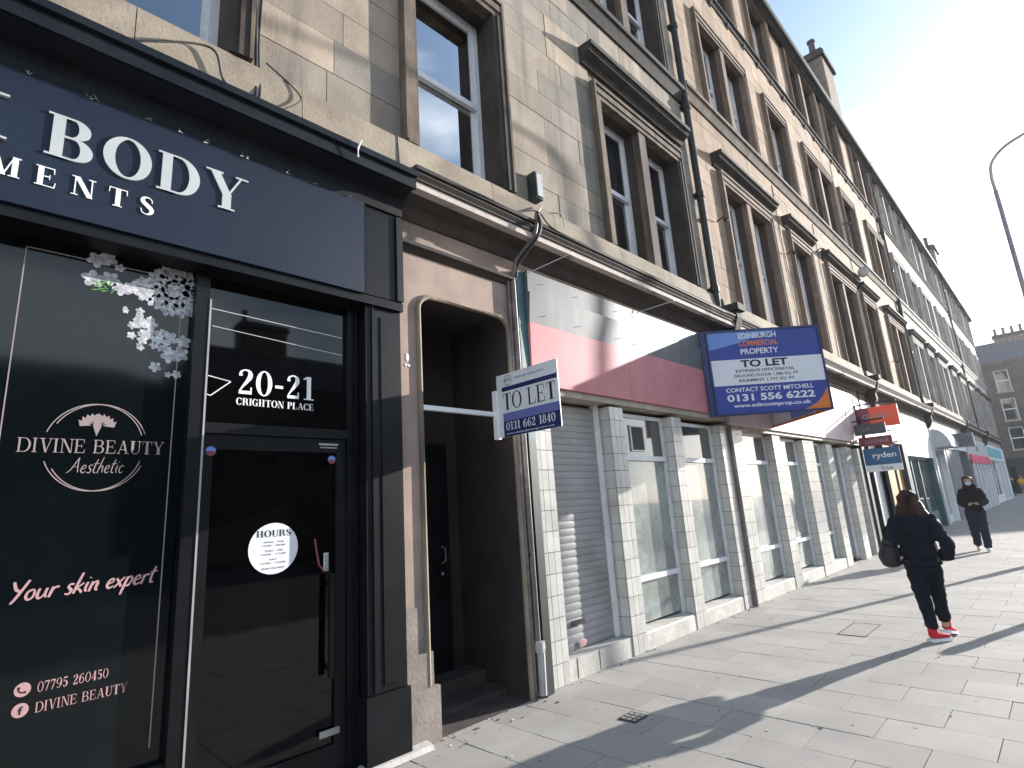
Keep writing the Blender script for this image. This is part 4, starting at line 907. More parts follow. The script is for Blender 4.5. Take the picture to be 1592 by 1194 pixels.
# roller shutter
def shutter(x0, x1, zt, z0, root):
    yb = F + .19; b = MB(); z = z0; prof = []
    n = int((zt - z0) / .075)
    MB().box(x0, x0 + .05, yb - .05, yb + .05, z0, zt).box(x1 - .05, x1, yb - .05, yb + .05, z0, zt).build('shutter_guide', 'whiteframe', root)
    ms = None
    for i in range(n):
        za = z0 + i * .075
        q = []
        for k in range(6):
            t = k / 5 * math.pi; q.append((yb - .005 * math.sin(t), za + .069 * k / 5 + .003))
        q += [(yb + .006, za + .075), (yb + .006, za)]
        mb = MB().profile(q, x0 + .05, x1 - .05)
        if ms is None: o = mb.build('shutter_slat', 'shutter', root, smooth=False); ms = o.data; zb0 = WLOC[o].copy()
        else: link('shutter_slat', ms, zb0 + Vector((0, 0, i * .075)), root)
shutter(4.37, 5.44, 2.82, .20, TS)
MB().box(4.64, 4.86, F + .160, F + .167, .44, .485).build('letter_slot', 'ink', TS)
MB().ell((4.80, F + .166, .255), (.07, .003, .04), 12, 4).build('red_graffiti', 'pinkprint', TS)
shutter(14.12, 15.2, 2.6, .05, TS)
MB().box(4.372, 5.455, F + .012, F + .33, 0, .195).build('doorstep', 'render_white', TS)
MB().box(4.50, 4.506, F + .008, F + .0115, .01, .19).box(4.86, 4.866, F + .008, F + .0115, .01, .19).build('doorstep_joint', 'joint', TS)
# fascia
MB().box(4.077, 8.66, F - .02, F + .3, 2.79, 2.86).box(8.665, 16.5, F - .02, F + .3, 2.68, 2.74).build('fascia_soffit', 'beige', TS)
MB().box(4.077, 8.66, F - .02, F + .3, 2.861, 4.1).box(8.665, 16.5, F - .02, F + .3, 2.741, 4.0).build('fascia_core', 'beige', TS)
b = MB(); px = [4.08, 5.9, 7.55, 8.66]
for i in range(3):
    MB().profile([(F - .06, 2.865), (F - .085, 3.52), (F - .03, 3.52), (F - .021, 2.865)], px[i], px[i + 1] - .004).build('red_panel', 'red', TS)
    MB().profile([(F - .08, 3.523), (F - .115, 3.85), (F - .09, 3.855), (F - .10, 4.09), (F - .03, 4.09), (F - .021, 3.523)], px[i], px[i + 1] - .004).build('grey_panel', 'greyfas', TS)
b = MB()
for xx in (4.3, 4.9, 5.7, 6.1, 6.9, 7.35, 7.7, 8.3):
    for zz in (3.98, 3.62): b.box(xx, xx + .005, F - .1165, F - .08, zz, zz + .005)
b.build('screw', 'blackiron', TS)
px = [8.67, 11.3, 13.9, 16.5]
for i in range(3):
    MB().profile([(F - .06, 2.745), (F - .085, 3.52), (F - .03, 3.52), (F - .021, 2.745)], px[i], px[i + 1] - .004).build('pale_panel', 'pinkfas', TS)
    MB().profile([(F - .08, 3.523), (F - .11, 3.99), (F - .03, 3.99), (F - .021, 3.523)], px[i], px[i + 1] - .004).build('upper_panel', 'signwhite', TS)
MB().box(4.0, 16.5, F + .8, F + .85, 0, 4).build('back_wall', 'beige', TS)

# ------------------------------------------------------------------ letting boards
LB = empty('letting_board', (3.58, 3.3, 2.29), 'small white and navy TO LET board on a bar across the dark doorway', 'sign')
Xs = 3.58; U = Vector((0, -1, 0))
Y0, Y1, Z0, Z1 = 3.685, 2.93, 2.285, 2.875
MB().box(Xs, Xs + .012, Y1, Y0, Z0, Z1).build('board', 'signwhite', LB)
MB().box(Xs - .02, Xs + .03, Y0, Y0 + .05, Z0 - .01, Z1 - .14).build('mounting_post', 'white', LB)
MB().box(2.72, Xs - .02, F - .02, F + .02, 2.495, 2.535).build('bar', 'white', LB)
def onb(s, t): return Vector((Xs - .0006, Y0 - s * (Y0 - Y1), Z0 + t * (Z1 - Z0)))
def band(s0, s1, t0, t1, material, name='print', d=.0006):
    p = onb(s0, t0); q = onb(s1, t1); MB().box(p.x - d, p.x, q.y, p.y, p.z, q.z).build(name, material, LB)
band(.09, .99, .72, .79, 'signnavy'); band(.09, 1, .245, .37, 'signlilac'); band(.09, 1, .0, .243, 'signnavy')
n = 24; b = MB()
for i in range(n):
    q = []
    for a, r in ((i, .05), (i + 1, .05), (i + 1, .046), (i, .046)): q.append((r * math.cos(2 * math.pi * a / n), r * math.sin(2 * math.pi * a / n)))
    b.prism(q, onb(.2, .89), U, EZ, (-.0006, 0, 0))
b.build('logo_ring', 'ink', LB)
sans('elc', onb(.145, .87), U, EZ, .045, .078, 'lettering', 'ink', LB, .0006)
sans('edinburgh letting centre', onb(.32, .885), U, EZ, .020, .36, 'lettering', 'signteal', LB, .0006)
WT[0] = .7
serif('TO LET', onb(.10, .42), U, EZ, .155, .65, 'lettering', 'ink', LB, .0007, spacing=.04)
pz = onb(.13, .095); pz.x -= .0007
WT[0] = .9
serif('0131 662 1840', pz, U, EZ, .075, .60, 'lettering', 'signwhite', LB, .0007, spacing=.03)
pz = onb(.13, .03); pz.x -= .0007
sans('www.edinburghlettingcentre.com', pz, U, EZ, .016, .58, 'lettering', 'signwhite', LB, .0006)

WT[0] = 1.
VB = empty('letting_board', (8.7, 3.0, 2.79), 'large blue and white V-shaped TO LET board above the tiled shopfront', 'sign')
A = Vector((7.99, 3.56, 2.785)); Bp = Vector((9.215, 2.305, 2.785)); Hh = 1.33
U = (Bp - A).normalized(); Wd = (Bp - A).length; NN = U.cross(EZ)   # faces the camera
if NN.dot(Vector((-1, -1, 0))) < 0: NN = -NN
def vbox(s0, s1, t0, t1, d0, d1, material, name, parent=None):
    b = MB(); b.prism([(s0, t0), (s1, t0), (s1, t1), (s0, t1)], A + NN * d0, U, EZ, NN * (d1 - d0)); return b.build(name, material, parent or VB)
bd = vbox(0, Wd, 0, Hh, -.02, 0, 'signblue', 'board')
fr = MB()
for (s0, s1, t0, t1) in ((0, .03, 0, Hh), (Wd - .03, Wd, 0, Hh), (.03, Wd - .03, Hh - .03, Hh), (.03, Wd - .03, 0, .03)):
    fr.prism([(s0, t0), (s1, t0), (s1, t1), (s0, t1)], A + NN * -.03, U, EZ, NN * .045)
fr.build('frame', 'signnavy', VB)
vbox(.03, Wd - .03, .46, .86, .0005, .0015, 'signwhite', 'white_band', bd)
b = MB(); b.prism([(.03, 1.02), (.03, 1.30), (1.15, 1.30), (.9, 1.24), (.5, 1.12)], A + NN * .0005, U, EZ, NN * .001); b.build('light_swoosh', 'signlight', bd)
b = MB(); b.prism([(Wd - .42, .03), (Wd - .03, .03), (Wd - .03, .36), (Wd - .10, .24), (Wd - .22, .12)], A + NN * .0005, U, EZ, NN * .001); b.build('orange_corner', 'signorange', bd)
def vt(tx, s, t, h, wdt, material, bold=.02): sans(tx, A + U * (s - wdt / 2) + EZ * t + NN * .0018, U, EZ, h, wdt, 'lettering', material, bd, .001, bold=bold)
vt('EDINBURGH', .80, 1.185, .085, .58, 'signwhite'); vt('COMMERCIAL', .80, 1.065, .085, .60, 'signorange'); vt('PROPERTY', .80, .935, .085, .58, 'signwhite')
vt('TO LET', .84, .735, .105, .72, 'ink', .035)
vt('EXTENSIVE OFFICE/RETAIL', .84, .655, .042, .90, 'ink', .02); vt('GROUND FLOOR 1,086 SQ. FT', .84, .58, .042, .98, 'ink', .02); vt('BASEMENT 1,737 SQ. FT', .84, .505, .042, .84, 'ink', .02)
vt('CONTACT SCOTT MITCHELL', .86, .355, .062, 1.32, 'signwhite'); vt('0131 556 6222', .86, .215, .10, 1.32, 'signwhite', .03); vt('www.edincomprop.co.uk', .86, .12, .055, 1.16, 'signwhite')
b = MB(); b.prism([(-.085, 0), (-.002, 0), (-.002, Hh), (-.085, Hh)], A + NN * -.03, U, EZ, NN * .03); b.build('sun_gap_strip', 'signnavy', VB)  # added strip, keeps sun out of the gap behind the board
# second leaf, going back to the wall
A2 = Vector((9.225, 2.315, 2.785)); B2v = Vector((10.55, 3.655, 2.785)); U2 = (B2v - A2).normalized(); W2 = (B2v - A2).length; N2 = Vector((-U2.y, U2.x, 0))
b = MB(); b.prism([(0, 0), (W2, 0), (W2, Hh), (0, Hh)], A2, U2, EZ, N2 * .02); b2 = b.build('rear_board', 'signwhite', VB)
b = MB(); b.prism([(0, 0), (W2, 0), (W2, .035), (0, .035)], A2 + N2 * .0205, U2, EZ, N2 * .01)
b.prism([(0, .036), (.4, .036), (.0, .3)], A2 + N2 * .0205, U2, EZ, N2 * .01); b.build('orange_edge', 'signorange', b2)
b = MB(); b.prism([(.5, .05), (1.2, .05), (1.2, .45), (.3, .45)], A2 + N2 * .0205, U2, EZ, N2 * .004); b.build('blue_print', 'signlight', b2)
MB().tube([(7.99, 3.57, 3.9), (7.99, 3.72, 3.9)], .02, 6).tube([(9.2, 2.34, 4.05), (9.2, 3.72, 4.05)], .018, 6).tube([(9.2, 2.34, 2.95), (9.2, 3.72, 2.95)], .018, 6).build('bracket', 'galv', VB)

# projecting signs further on
def proj_sign(x, y0, y1, z0, z1, material, name, label, th=.08, texts=(), drop=0, extras=()):
    r = empty(name, (x, (y0 + y1) / 2, z0), label, 'sign')
    p = MB().box(x, x + th, y0, y1, z0, z1).build('panel', material, r)
    for (m_, a, b_, c, d) in extras: MB().box(x - .003, x - .0005, y1 - b_ * (y1 - y0), y1 - a * (y1 - y0), z0 + c * (z1 - z0), z0 + d * (z1 - z0)).build('colour_block', m_, p)
    for (tx, s0, t0, h, wdt, m_) in texts:
        sans(tx, (x - .0035, y1 - s0 * (y1 - y0), z0 + t0 * (z1 - z0)), (0, -1, 0), EZ, h, wdt, 'lettering', m_, p, .002, bold=.02)
    MB().tube([(x + th / 2, y1 - .1, z1), (x + th / 2, y1 - .1, z1 + .5)], .02, 6).tube([(x + th / 2, F - .05, z1 + .1), (x + th / 2, y0, z1 + .1)], .02, 6).build('hanger', 'blackiron', r)
    return r
proj_sign(16.6, 2.75, 3.65, 3.10, 3.62, 'signred', 'hanging_sign', 'orange-red hanging sign with pale lettering, topmost of the hanging signs', texts=[('CLASSIC', .12, .45, .12, .62, 'paleprint')], extras=[('maroon', 0, .3, 0, 1)])
proj_sign(15.9, 2.95, 3.62, 2.88, 3.14, 'signdark', 'hanging_sign', 'dark grey hanging sign just below the orange one', texts=[('CAFE', .15, .35, .08, .25, 'greyshop')])
proj_sign(16.2, 2.92, 3.64, 2.62, 2.84, 'maroon', 'hanging_sign', 'maroon hanging sign between the dark sign and the blue letting board', texts=[('LOUNGE', .2, .3, .09, .5, 'paleprint')])
proj_sign(16.32, 2.84, 3.62, 1.98, 2.56, 'signteal', 'letting_board', 'steel blue To Let board with a white foot strip under the hanging signs', th=.02, texts=[('ryden', .25, .58, .13, .50, 'signwhite'), ('To Let', .4, .08, .07, .26, 'ink')], extras=[('signwhite', 0, 1, 0, .28)])
r = empty('hanging_sign', (30.5, 3.2, 3.1), 'grey rectangular hanging sign with an oval emblem, on the grey shopfront', 'sign')
p = MB().box(30.5, 30.6, 2.62, 3.66, 3.02, 3.62).build('panel', 'greyshop', r); b = MB()
for i in range(24):
    q = []
    for a, k_ in ((i, 1), (i + 1, 1), (i + 1, .86), (i, .86)): q.append((.40 * k_ * math.cos(2 * math.pi * a / 24), .2 * k_ * math.sin(2 * math.pi * a / 24)))
    b.prism(q, (30.497, 3.14, 3.32), (0, -1, 0), EZ, (-.004, 0, 0))
b.build('oval_ring', 'signdark', p); sans('ODDS', (30.497, 3.36, 3.26), (0, -1, 0), EZ, .12, .44, 'lettering', 'signdark', p, .003)

# ------------------------------------------------------------------ further shopfronts
def shop(name, label, x0, x1, fz, fascia_m, pil_m, panels, step=None):
    r = empty(name, ((x0 + x1) / 2, F, 0), label, 'shopfront')
    MB().box(x0, x1, F - .06, F + .2, fz, 3.95).build('fascia', fascia_m, r)
    MB().box(x0, x0 + .22, F - .05, F + .3, 0, fz - .001).box(x1 - .22, x1, F - .05, F + .3, 0, fz - .001).build('pilaster', pil_m, r)
    n = len(panels); x = x0 + .22; wtot = x1 - x0 - .44
    for (frac, m_, rec, sill) in panels:
        e = x + frac * wtot
        o = MB().box(x + .06, e - .06, F + rec, F + rec + .02, sill, fz - .06).build('shop_window' if 'pane' in m_ or 'glass' in m_ else 'panel', m_, r)
        MB().box(x, x + .06, F + rec - .04, F + rec + .04, 0, fz - .001).box(e - .06, e, F + rec - .04, F + rec + .04, 0, fz - .001).box(x + .06, e - .06, F + rec - .04, F + rec + .04, fz - .06, fz - .001).box(x + .06, e - .06, F + rec - .04, F + rec + .04, 0, sill).build('frame', pil_m, o)
        x = e
    return r
shop('dark_shopfront', 'narrow dark shopfront with ochre boarding beyond the white tiled shop', 16.55, 21.9, 2.9, 'signwhite', 'darkgreen', [(.3, 'darkpane', .5, .5), (.2, 'whiteframe', .2, .3), (.25, 'ochre', .05, .1), (.25, 'ochre', .1, .1)])
ws = shop('white_shopfront', 'white shopfront with a big curved emblem on its fascia and dark green window frames', 21.95, 27.2, 2.55, 'signwhite', 'teal', [(.28, 'darkpane', .15, .6), (.28, 'darkpane', .15, .6), (.44, 'darkpane', .15, .6)])
b = MB()
for q in stroke([(.45, 1.25, .03), (.2, .9, .07), (.18, .5, .1), (.4, .15, .05), (.6, .05, .02)], 6): b.prism(q, (23.4, F - .062, 2.6), EX, EZ, (0, -.01, 0))
b.build('curved_emblem', 'signdark', ws)
cs = shop('cream_shopfront', 'white shopfront with a rounded projecting canopy before the grey pilasters', 27.6, 30.4, 2.9, 'signwhite', 'whiteframe', [(.5, 'darkpane', .15, .5), (.5, 'darkpane', .15, .3)])
MB().profile([(F - .05, 3.0), (F - .62, 3.0)] + [(F - .05 - .57 * math.cos(t * math.pi / 16), 3.0 + .75 * math.sin(t * math.pi / 16)) for t in range(1, 9)], 27.9, 30.0).build('rounded_canopy', 'letter', cs)
gs = shop('grey_shopfront', 'slate grey shopfront with wide flat pilaster and oval hanging sign', 30.45, 38.0, 3.1, 'signwhite', 'greyshop', [(.62, 'greyshop', -.03, .1), (.38, 'darkpane', .2, .6)])
pk = shop('pink_shopfront', 'striped shopfront with a hot pink band below a pale fascia', 38.45, 48.3, 2.75, 'letter', 'greyshop', [(.2, 'darkpane', .15, .5)] * 5)
MB().box(38.7, 48.1, F - .14, F - .061, 2.55, 3.0).build('pink_band', 'pinkband', pk)
b = MB()
for i in range(6): b.box(39.2 + i * 1.6, 39.55 + i * 1.6, F - .12, F - .02, 0, 2.54)
b.build('white_upright', 'whiteframe', pk)
MB().ell((43, F - .07, 3.45), (.5, .02, .22), 12, 6).build('dark_motif', 'greyshop', pk)
tq = shop('turquoise_shopfront', 'shopfront with a turquoise sign at the far corner of the row', 48.7, 62, 2.9, 'signwhite', 'whiteframe', [(.25, 'wash', .1, .5), (.25, 'wash', .1, .5), (.25, 'letter', .05, .1), (.25, 'letter', .05, .1)])
MB().box(49.2, 59.0, F - .10, F - .061, 3.1, 3.75).build('turquoise_sign', 'tealshop', tq)

# ------------------------------------------------------------------ building across the far junction
EB = empty('corner_building', (79, 0, 0), 'hazy brown stone tenement closing the far end of the street', 'building')
X0 = 79.0
ops = []
for (y, z0, z1) in [(yy, zz, zz + 2.3) for yy in (11.5, 7.2, 3.2, -.6, -4.5, -9, -13) for zz in (4.5, 7.6, 10.7)]: ops.append((-y - .6, -y + .6, z0, z1))
b = MB()
for r_ in wall_rects(-16, 18, 3.6, 13.7, ops): b.box(X0, X0 + .4, -r_[1], -r_[0], r_[2], r_[3])
b.build('wall', mat('brown_stone_far', (.10, .082, .07), .9, .2, 1, 10, .1, stain=(.05, .04, .035), stain_amt=.6, streak=True), EB)
for (a, c, z0, z1) in ops:
    o = MB().box(X0 + .2, X0 + .22, -c, -a, z0, z1).build('window', 'glassdark', EB)
    MB().box(X0 + .1, X0 + .19, -c, -c + .09, z0, z1).box(X0 + .1, X0 + .19, -a - .09, -a, z0, z1).box(X0 + .1, X0 + .19, -c + .09, -a - .09, (z0 + z1) / 2 - .05, (z0 + z1) / 2 + .05).box(X0 + .1, X0 + .19, -c + .09, -a - .09, z1 - .09, z1).build('sash_frame', 'whiteframe', o)
    MB().box(X0 - .12, X0 - .001, -c - .1, -a + .1, z0 - .18, z0 - .001).build('window_sill', 'dress_pale', o)
MB().box(X0 - .2, X0 + .4, -18, 16, 13.701, 14.0).box(X0 - .12, X0 - .001, -18, 16, 7.15, 7.35).build('eaves_cornice', 'soot', EB)
MB().box(X0 - .25, X0 + .4, -18, 16, 3.3, 3.6).box(X0 - .1, X0 + .3, -18, 16, 2.7, 3.299).build('shop_fascia', 'darkgreen', EB)
MB().box(X0 + .1, X0 + .2, -18, 16, 0, 2.7).build('shop_window', 'darkpane', EB)
b = MB()
for y in range(-17, 16, 3): b.box(X0 - .05, X0 + .3, y, y + .45, 0, 2.69)
b.build('shop_pilaster', 'blackpaint', EB)
b = MB(); b.add([(X0 - .2, -18, 14.0), (X0 - .2, 16, 14.0), (X0 + 5, 8, 17.0), (X0 + 5, -16, 17.0), (X0 + 10, 16, 14.0), (X0 + 10, -18, 14.0)], [(0, 1, 2, 3), (2, 4, 5, 3), (1, 4, 2), (0, 3, 5), (0, 5, 4, 1)]); b.build('roof', 'slate', EB)
MB().box(X0 + .4, X0 + 10, 15.6, 16, 0, 13.99).build('side_wall', 'ashlar_pale', EB)
chimney(EB, X0 + 4.4, X0 + 5.4, -1, 3.2, 15.5, 17.3, 6)
MB().tube([(X0 - .3, -1.5, 5.5), (X0 - 1.8, -1.5, 6.6)], .04, 6).build('flagpole', 'whiteframe', EB)

# ------------------------------------------------------------------ opposite side of the street (seen in reflections)
def opposite(x0, x1, h, label, ridge=2.6):
    r = empty('opposite_house', ((x0 + x1) / 2, -21, 0), label, 'building'); Yf = -21
    ops_ = []
    x = x0 + 1
    while x < x1 - 1.6:
        for z in (4.6, 7.4):
            if z + 1.8 < h: ops_.append((x, x + 1.1, z, z + 1.8))
        x += 2.6
    b = MB()
    for q in wall_rects(x0, x1, 0, h, ops_): b.box(q[0], q[1], Yf - .3, Yf, q[2], q[3])
    b.build('wall', 'soot', r)
    for q in ops_: MB().box(q[0], q[1], Yf - .2, Yf - .18, q[2], q[3]).build('window', 'glassdark', r)
    b = MB(); b.add([(x0, Yf + .2, h), (x1, Yf + .2, h), (x1 - 1.5, Yf - 4, h + ridge), (x0 + 1.5, Yf - 4, h + ridge), (x1, Yf - 8, h), (x0, Yf - 8, h)], [(0, 1, 2, 3), (2, 4, 5, 3), (1, 4, 2), (0, 3, 5), (0, 5, 4, 1)]); b.build('roof', 'slate', r)
    MB().box(x0, x1, Yf - 8, Yf - 7.7, 0, h).build('rear_wall', 'soot', r)
    return r
o1 = opposite(-24, 7, 8.2, 'low dark house opposite, left one in the reflections', 1.6)
o2 = opposite(7.2, 22, 8.8, 'low dark house opposite with a broad chimney, in the reflections', 3.0)
chimney(o2, 11.0, 13.6, -25.6, -24.4, 10.6, 13.0, 1)
o3 = opposite(22.3, 44, 7.6, 'low dark house opposite, right one in the reflections', 2.2)

# ------------------------------------------------------------------ street lamp and a post out of frame to the right
SL = empty('street_lamp', (17.6, -.10, 0), 'tall slim grey street lamp with a curved arm against the sky', 'street lamp')
MB().tube([(17.6, -.10, 0), (17.6, -.10, 1.4), (17.6, -.10, 1.42), (17.6, -.10, 8.6)], [.10, .10, .065, .045], 12).build('pole', 'galv', SL, smooth=True)
arm = [(17.6, -.10, 8.6), (17.6, -.10, 9.0), (17.6, -.18, 9.35), (17.6, -.45, 9.62), (17.6, -.9, 9.78), (17.6, -1.7, 9.95)]
MB().tube(catmull(arm, 6), .036, 10).build('arm', 'galv', SL, smooth=True)
MB().ell((17.6, -2.0, 10.0), (.16, .38, .08), 12, 6).build('lamp_head', 'galv', SL, smooth=True)
BO = empty('bollard', (10.65, .10, 0), 'grey steel bollard on the pavement beside the street lamp, casting a long shadow', 'bollard')
MB().lathe([(.075, 0), (.075, .85), (.085, .86), (.085, .92), (.07, .97), (.02, 1.0)], (10.65, .10, 0), 14).build('post', 'galv', BO)

# ------------------------------------------------------------------ people
from mathutils import noise as mnoise
def remesh(chains, vox, name, material, parent, T, smooth=4, fold=0.):
    """chains: lists of (x,y,z,rx,ry,rz) ellipsoids interpolated; one continuous surface"""
    b = MB()
    for ch in chains:
        for i in range(max(1, len(ch) - 1)):
            p = ch[i]; q = ch[i + 1] if len(ch) > 1 else p
            d = math.dist(p[:3], q[:3]); st = max(1, int(d / max(.02, min(p[3:6]) * .35)))
            for j in range(st + 1):
                t = j / st; e = [a + (c_ - a) * t for a, c_ in zip(p, q)]; b.ell(e[:3], e[3:6], 10, 7)
    me = bpy.data.meshes.new(name); me.from_pydata([tuple(v) for v in b.v], [], b.f)
    bm = bmesh.new(); bm.from_mesh(me); bmesh.ops.recalc_face_normals(bm, faces=bm.faces); bm.to_mesh(me); bm.free()
    ob = bpy.data.objects.new('tmp', me); C.objects.link(ob)
    r = ob.modifiers.new('r', 'REMESH'); r.mode = 'VOXEL'; r.voxel_size = vox
    s_ = ob.modifiers.new('s', 'SMOOTH'); s_.iterations = smooth; s_.factor = .5
    dg = bpy.context.evaluated_depsgraph_get(); m2 = bpy.data.meshes.new_from_object(ob.evaluated_get(dg))
    bpy.data.objects.remove(ob)
    vs_ = []
    for v in m2.vertices:
        c_ = v.co.copy()
        if fold:
            k_ = mnoise.noise(Vector((c_.x * 7, c_.y * 7, c_.z * 16))) + .6 * mnoise.noise(Vector((c_.x * 15, c_.y * 15, c_.z * 30 + 5)))
            c_ += v.normal * (fold * k_)
        vs_.append(T @ c_)
    mb = MB(); mb.add(vs_, [list(p.vertices) for p in m2.polygons]); bpy.data.meshes.remove(m2)
    return mb.build(name, material, parent, smooth=True, fix=False)
def e(x, y, z, r, ry=None, rz=None): return (x, y, z, r, ry or r, rz or r)
def fingers(sx, x, y, z, dx, dz):
    out_ = []
    for i, (o_, ln) in enumerate(((-.03, .065), (-.01, .075), (.01, .07), (.028, .055))):
        out_.append([e(x, y + o_, z, .010), e(x + dx * ln * .5, y + o_, z + dz * ln * .5, .009), e(x + dx * ln * .7, y + o_ * .9, z + dz * ln * 1.0, .008)])
    out_.append([e(x, y - sx * .03, z + .03, .012), e(x + dx * .03, y - sx * .055, z + .0, .010), e(x + dx * .045, y - sx * .055, z - .03, .009)])
    return out_
# woman walking away, local frame: +x forward, +y left, z up
WO = empty('person', (7.50, 1.33, 0), 'person walking away in a dark hooded coat, cropped trousers and red high-top shoes', 'person')
T = Matrix.Translation((7.50, 1.33, 0)) @ Matrix.Rotation(math.radians(2), 4, 'Z') @ Matrix.Scale(.985, 4)
body = [[e(0, 0, 1.47, .085, .075, .10), e(.01, 0, 1.45, .088, .075, .10)], [e(-.01, 0, 1.38, .05), e(-.02, 0, 1.27, .055)],
        [e(-.02, .14, 1.24, .06), e(-.02, -.14, 1.24, .06)], [e(-.01, 0, 1.22, .11, .17, .1), e(0, 0, .98, .10, .13, .1), e(0, 0, .84, .115, .165, .1)],
        [e(0, .07, .82, .085), e(-.02, .05, .46, .055), e(-.02, .03, .12, .038), e(-.01, .03, .05, .035)],
        [e(0, -.08, .82, .085), e(.16, -.06, .50, .055), e(.25, -.06, .16, .038), e(.27, -.06, .09, .035)],
        [e(-.02, .2, 1.22, .05), e(-.10, .27, 1.0, .04), e(.06, .24, .86, .035), e(.12, .22, .84, .03)],
        [e(-.02, -.2, 1.22, .05), e(-.08, -.26, 1.0, .038), e(.0, -.235, .89, .030), e(.06, -.14, .90, .03)],
        [e(.12, .22, .84, .035, .03, .04)], [e(.06, -.12, .90, .03, .03, .03)]] + fingers(1, .14, .22, .83, 1, -.4) + fingers(-1, .08, -.09, .90, 1, -.4) + [[e(.09, 0, 1.46, .015, .012, .02)], [e(0, .085, 1.46, .01, .01, .03)], [e(0, -.085, 1.46, .01, .01, .03)]]
bo = remesh(body, .012, 'body', 'skin', WO, T)
ha = remesh([[e(-.03, 0, 1.475, .108, .090, .115), e(-.02, 0, 1.49, .105, .09, .105)], [e(-.055, 0, 1.42, .085, .108, .10), e(-.07, .0, 1.33, .06, .12, .06)],
        [e(-.05, .085, 1.38, .045, .045, .08), e(-.04, .115, 1.30, .03, .035, .05)], [e(-.04, -.09, 1.39, .05, .05, .09), e(-.03, -.135, 1.29, .035, .04, .05)]], .011, 'hair', 'hair', WO, T, 3, fold=.010)
mb = MB(); mb.T = T
for i in range(190):
    a = math.radians(rnd.uniform(70, 290)); rr_ = rnd.uniform(.95, 1.06); x_, y_ = -.03 + .108 * math.cos(a) * rr_, .094 * math.sin(a) * rr_
    fl = rnd.uniform(1.05, 1.45); zb = rnd.uniform(1.25, 1.34)
    mb.tube([(-.03 + .04 * math.cos(a), .03 * math.sin(a), 1.588), (x_, y_, 1.52), (x_, y_, 1.43), (x_ * 1.05 - .01, y_ * fl, zb + .05), (x_ * 1.0 - .02, y_ * (fl + .1), zb)], [.002, .003, .003, .0025, .001], 4)
mb.build('hair_strands', 'hair', ha, kind='stuff')
coat = [[e(-.02, 0, 1.19, .14, .195, .12), e(-.015, 0, 1.02, .14, .18, .11), e(-.01, 0, .90, .14, .175, .10), e(-.005, 0, .84, .135, .172, .045)],
        [e(-.02, .15, 1.24, .085), e(-.05, .215, 1.13, .078), e(-.09, .25, .99, .070), e(-.01, .24, .88, .062), e(.10, .22, .84, .055)],
        [e(-.02, -.15, 1.24, .085), e(-.05, -.215, 1.13, .076), e(-.08, -.272, .99, .066), e(.0, -.245, .88, .060), e(.11, -.17, .88, .062), e(.16, -.13, .87, .06)],
        [e(-.05, 0, 1.31, .11, .11, .05), e(-.10, 0, 1.25, .09, .14, .07), e(-.13, 0, 1.17, .06, .10, .06)], [e(-.05, .09, 1.29, .06), e(-.05, -.09, 1.29, .06)]]
co = remesh(coat, .011, 'hooded_coat', 'cloth', WO, T, 2, fold=.016)
mb = MB(); mb.T = T
mb.tube([(-.005 + .128 * math.cos(t), .168 * math.sin(t), .805) for t in [k_ * math.pi / 12 for k_ in range(25)]], .022, 8)
mb.build('coat_hem', 'cloth', co, smooth=True)
remesh([[e(-.06, .25, 1.0, .10, .08, .12), e(-.04, .28, .88, .13, .11, .11), e(-.03, .27, .80, .11, .10, .05)]], .012, 'shoulder_bag', 'bag', WO, T, 3)
mb = MB(); mb.T = T; mb.tube([(-.06, .31, .95), (-.12, .24, 1.14), (-.06, .15, 1.31), (.06, .16, 1.25)], .014, 6); mb.build('bag_strap', 'bag', WO)
remesh([[e(0, 0, .84, .12, .165, .1), e(0, 0, .76, .118, .162, .08)], [e(0, .075, .76, .100), e(-.01, .055, .46, .076), e(-.02, .035, .26, .066), e(-.02, .03, .185, .066)],
        [e(0, -.08, .76, .098), e(.15, -.065, .48, .076), e(.21, -.06, .28, .068), e(.24, -.06, .215, .066)]], .012, 'cropped_trousers', 'trouser', WO, T, 3, fold=.010)
for (fx_, fy, fz, rot, tilt) in ((-.01, .03, 0, -38, 0), (.27, -.06, .035, -10, 12)):
    TT = T @ Matrix.Translation((fx_, fy, fz)) @ Matrix.Rotation(math.radians(rot), 4, 'Z') @ Matrix.Rotation(math.radians(tilt), 4, 'Y')
    sh = remesh([[e(-.005, 0, .155, .047, .045, .03), e(-.01, 0, .07, .047, .045, .04), e(.06, 0, .055, .052, .045, .034), e(.15, 0, .045, .045, .043, .024)]], .01, 'red_shoe', 'shoe', WO, TT, 3)
    mb = MB(); mb.T = TT
    mb.prism([(-.07, -.036), (-.055, -.05), (.10, -.052), (.18, -.04), (.205, 0), (.18, .04), (.10, .052), (-.055, .05), (-.07, .036)], (0, 0, .004), (1, 0, 0), (0, 1, 0), (0, 0, .03)); mb.build('rubber_sole', 'sole', sh)
    mb = MB(); mb.T = TT
    for i in range(5): mb.box(.045 + i * .012, .051 + i * .012, -.025, .025, .135 - i * .012, .139 - i * .012)
    mb.build('lace', 'sole', sh)

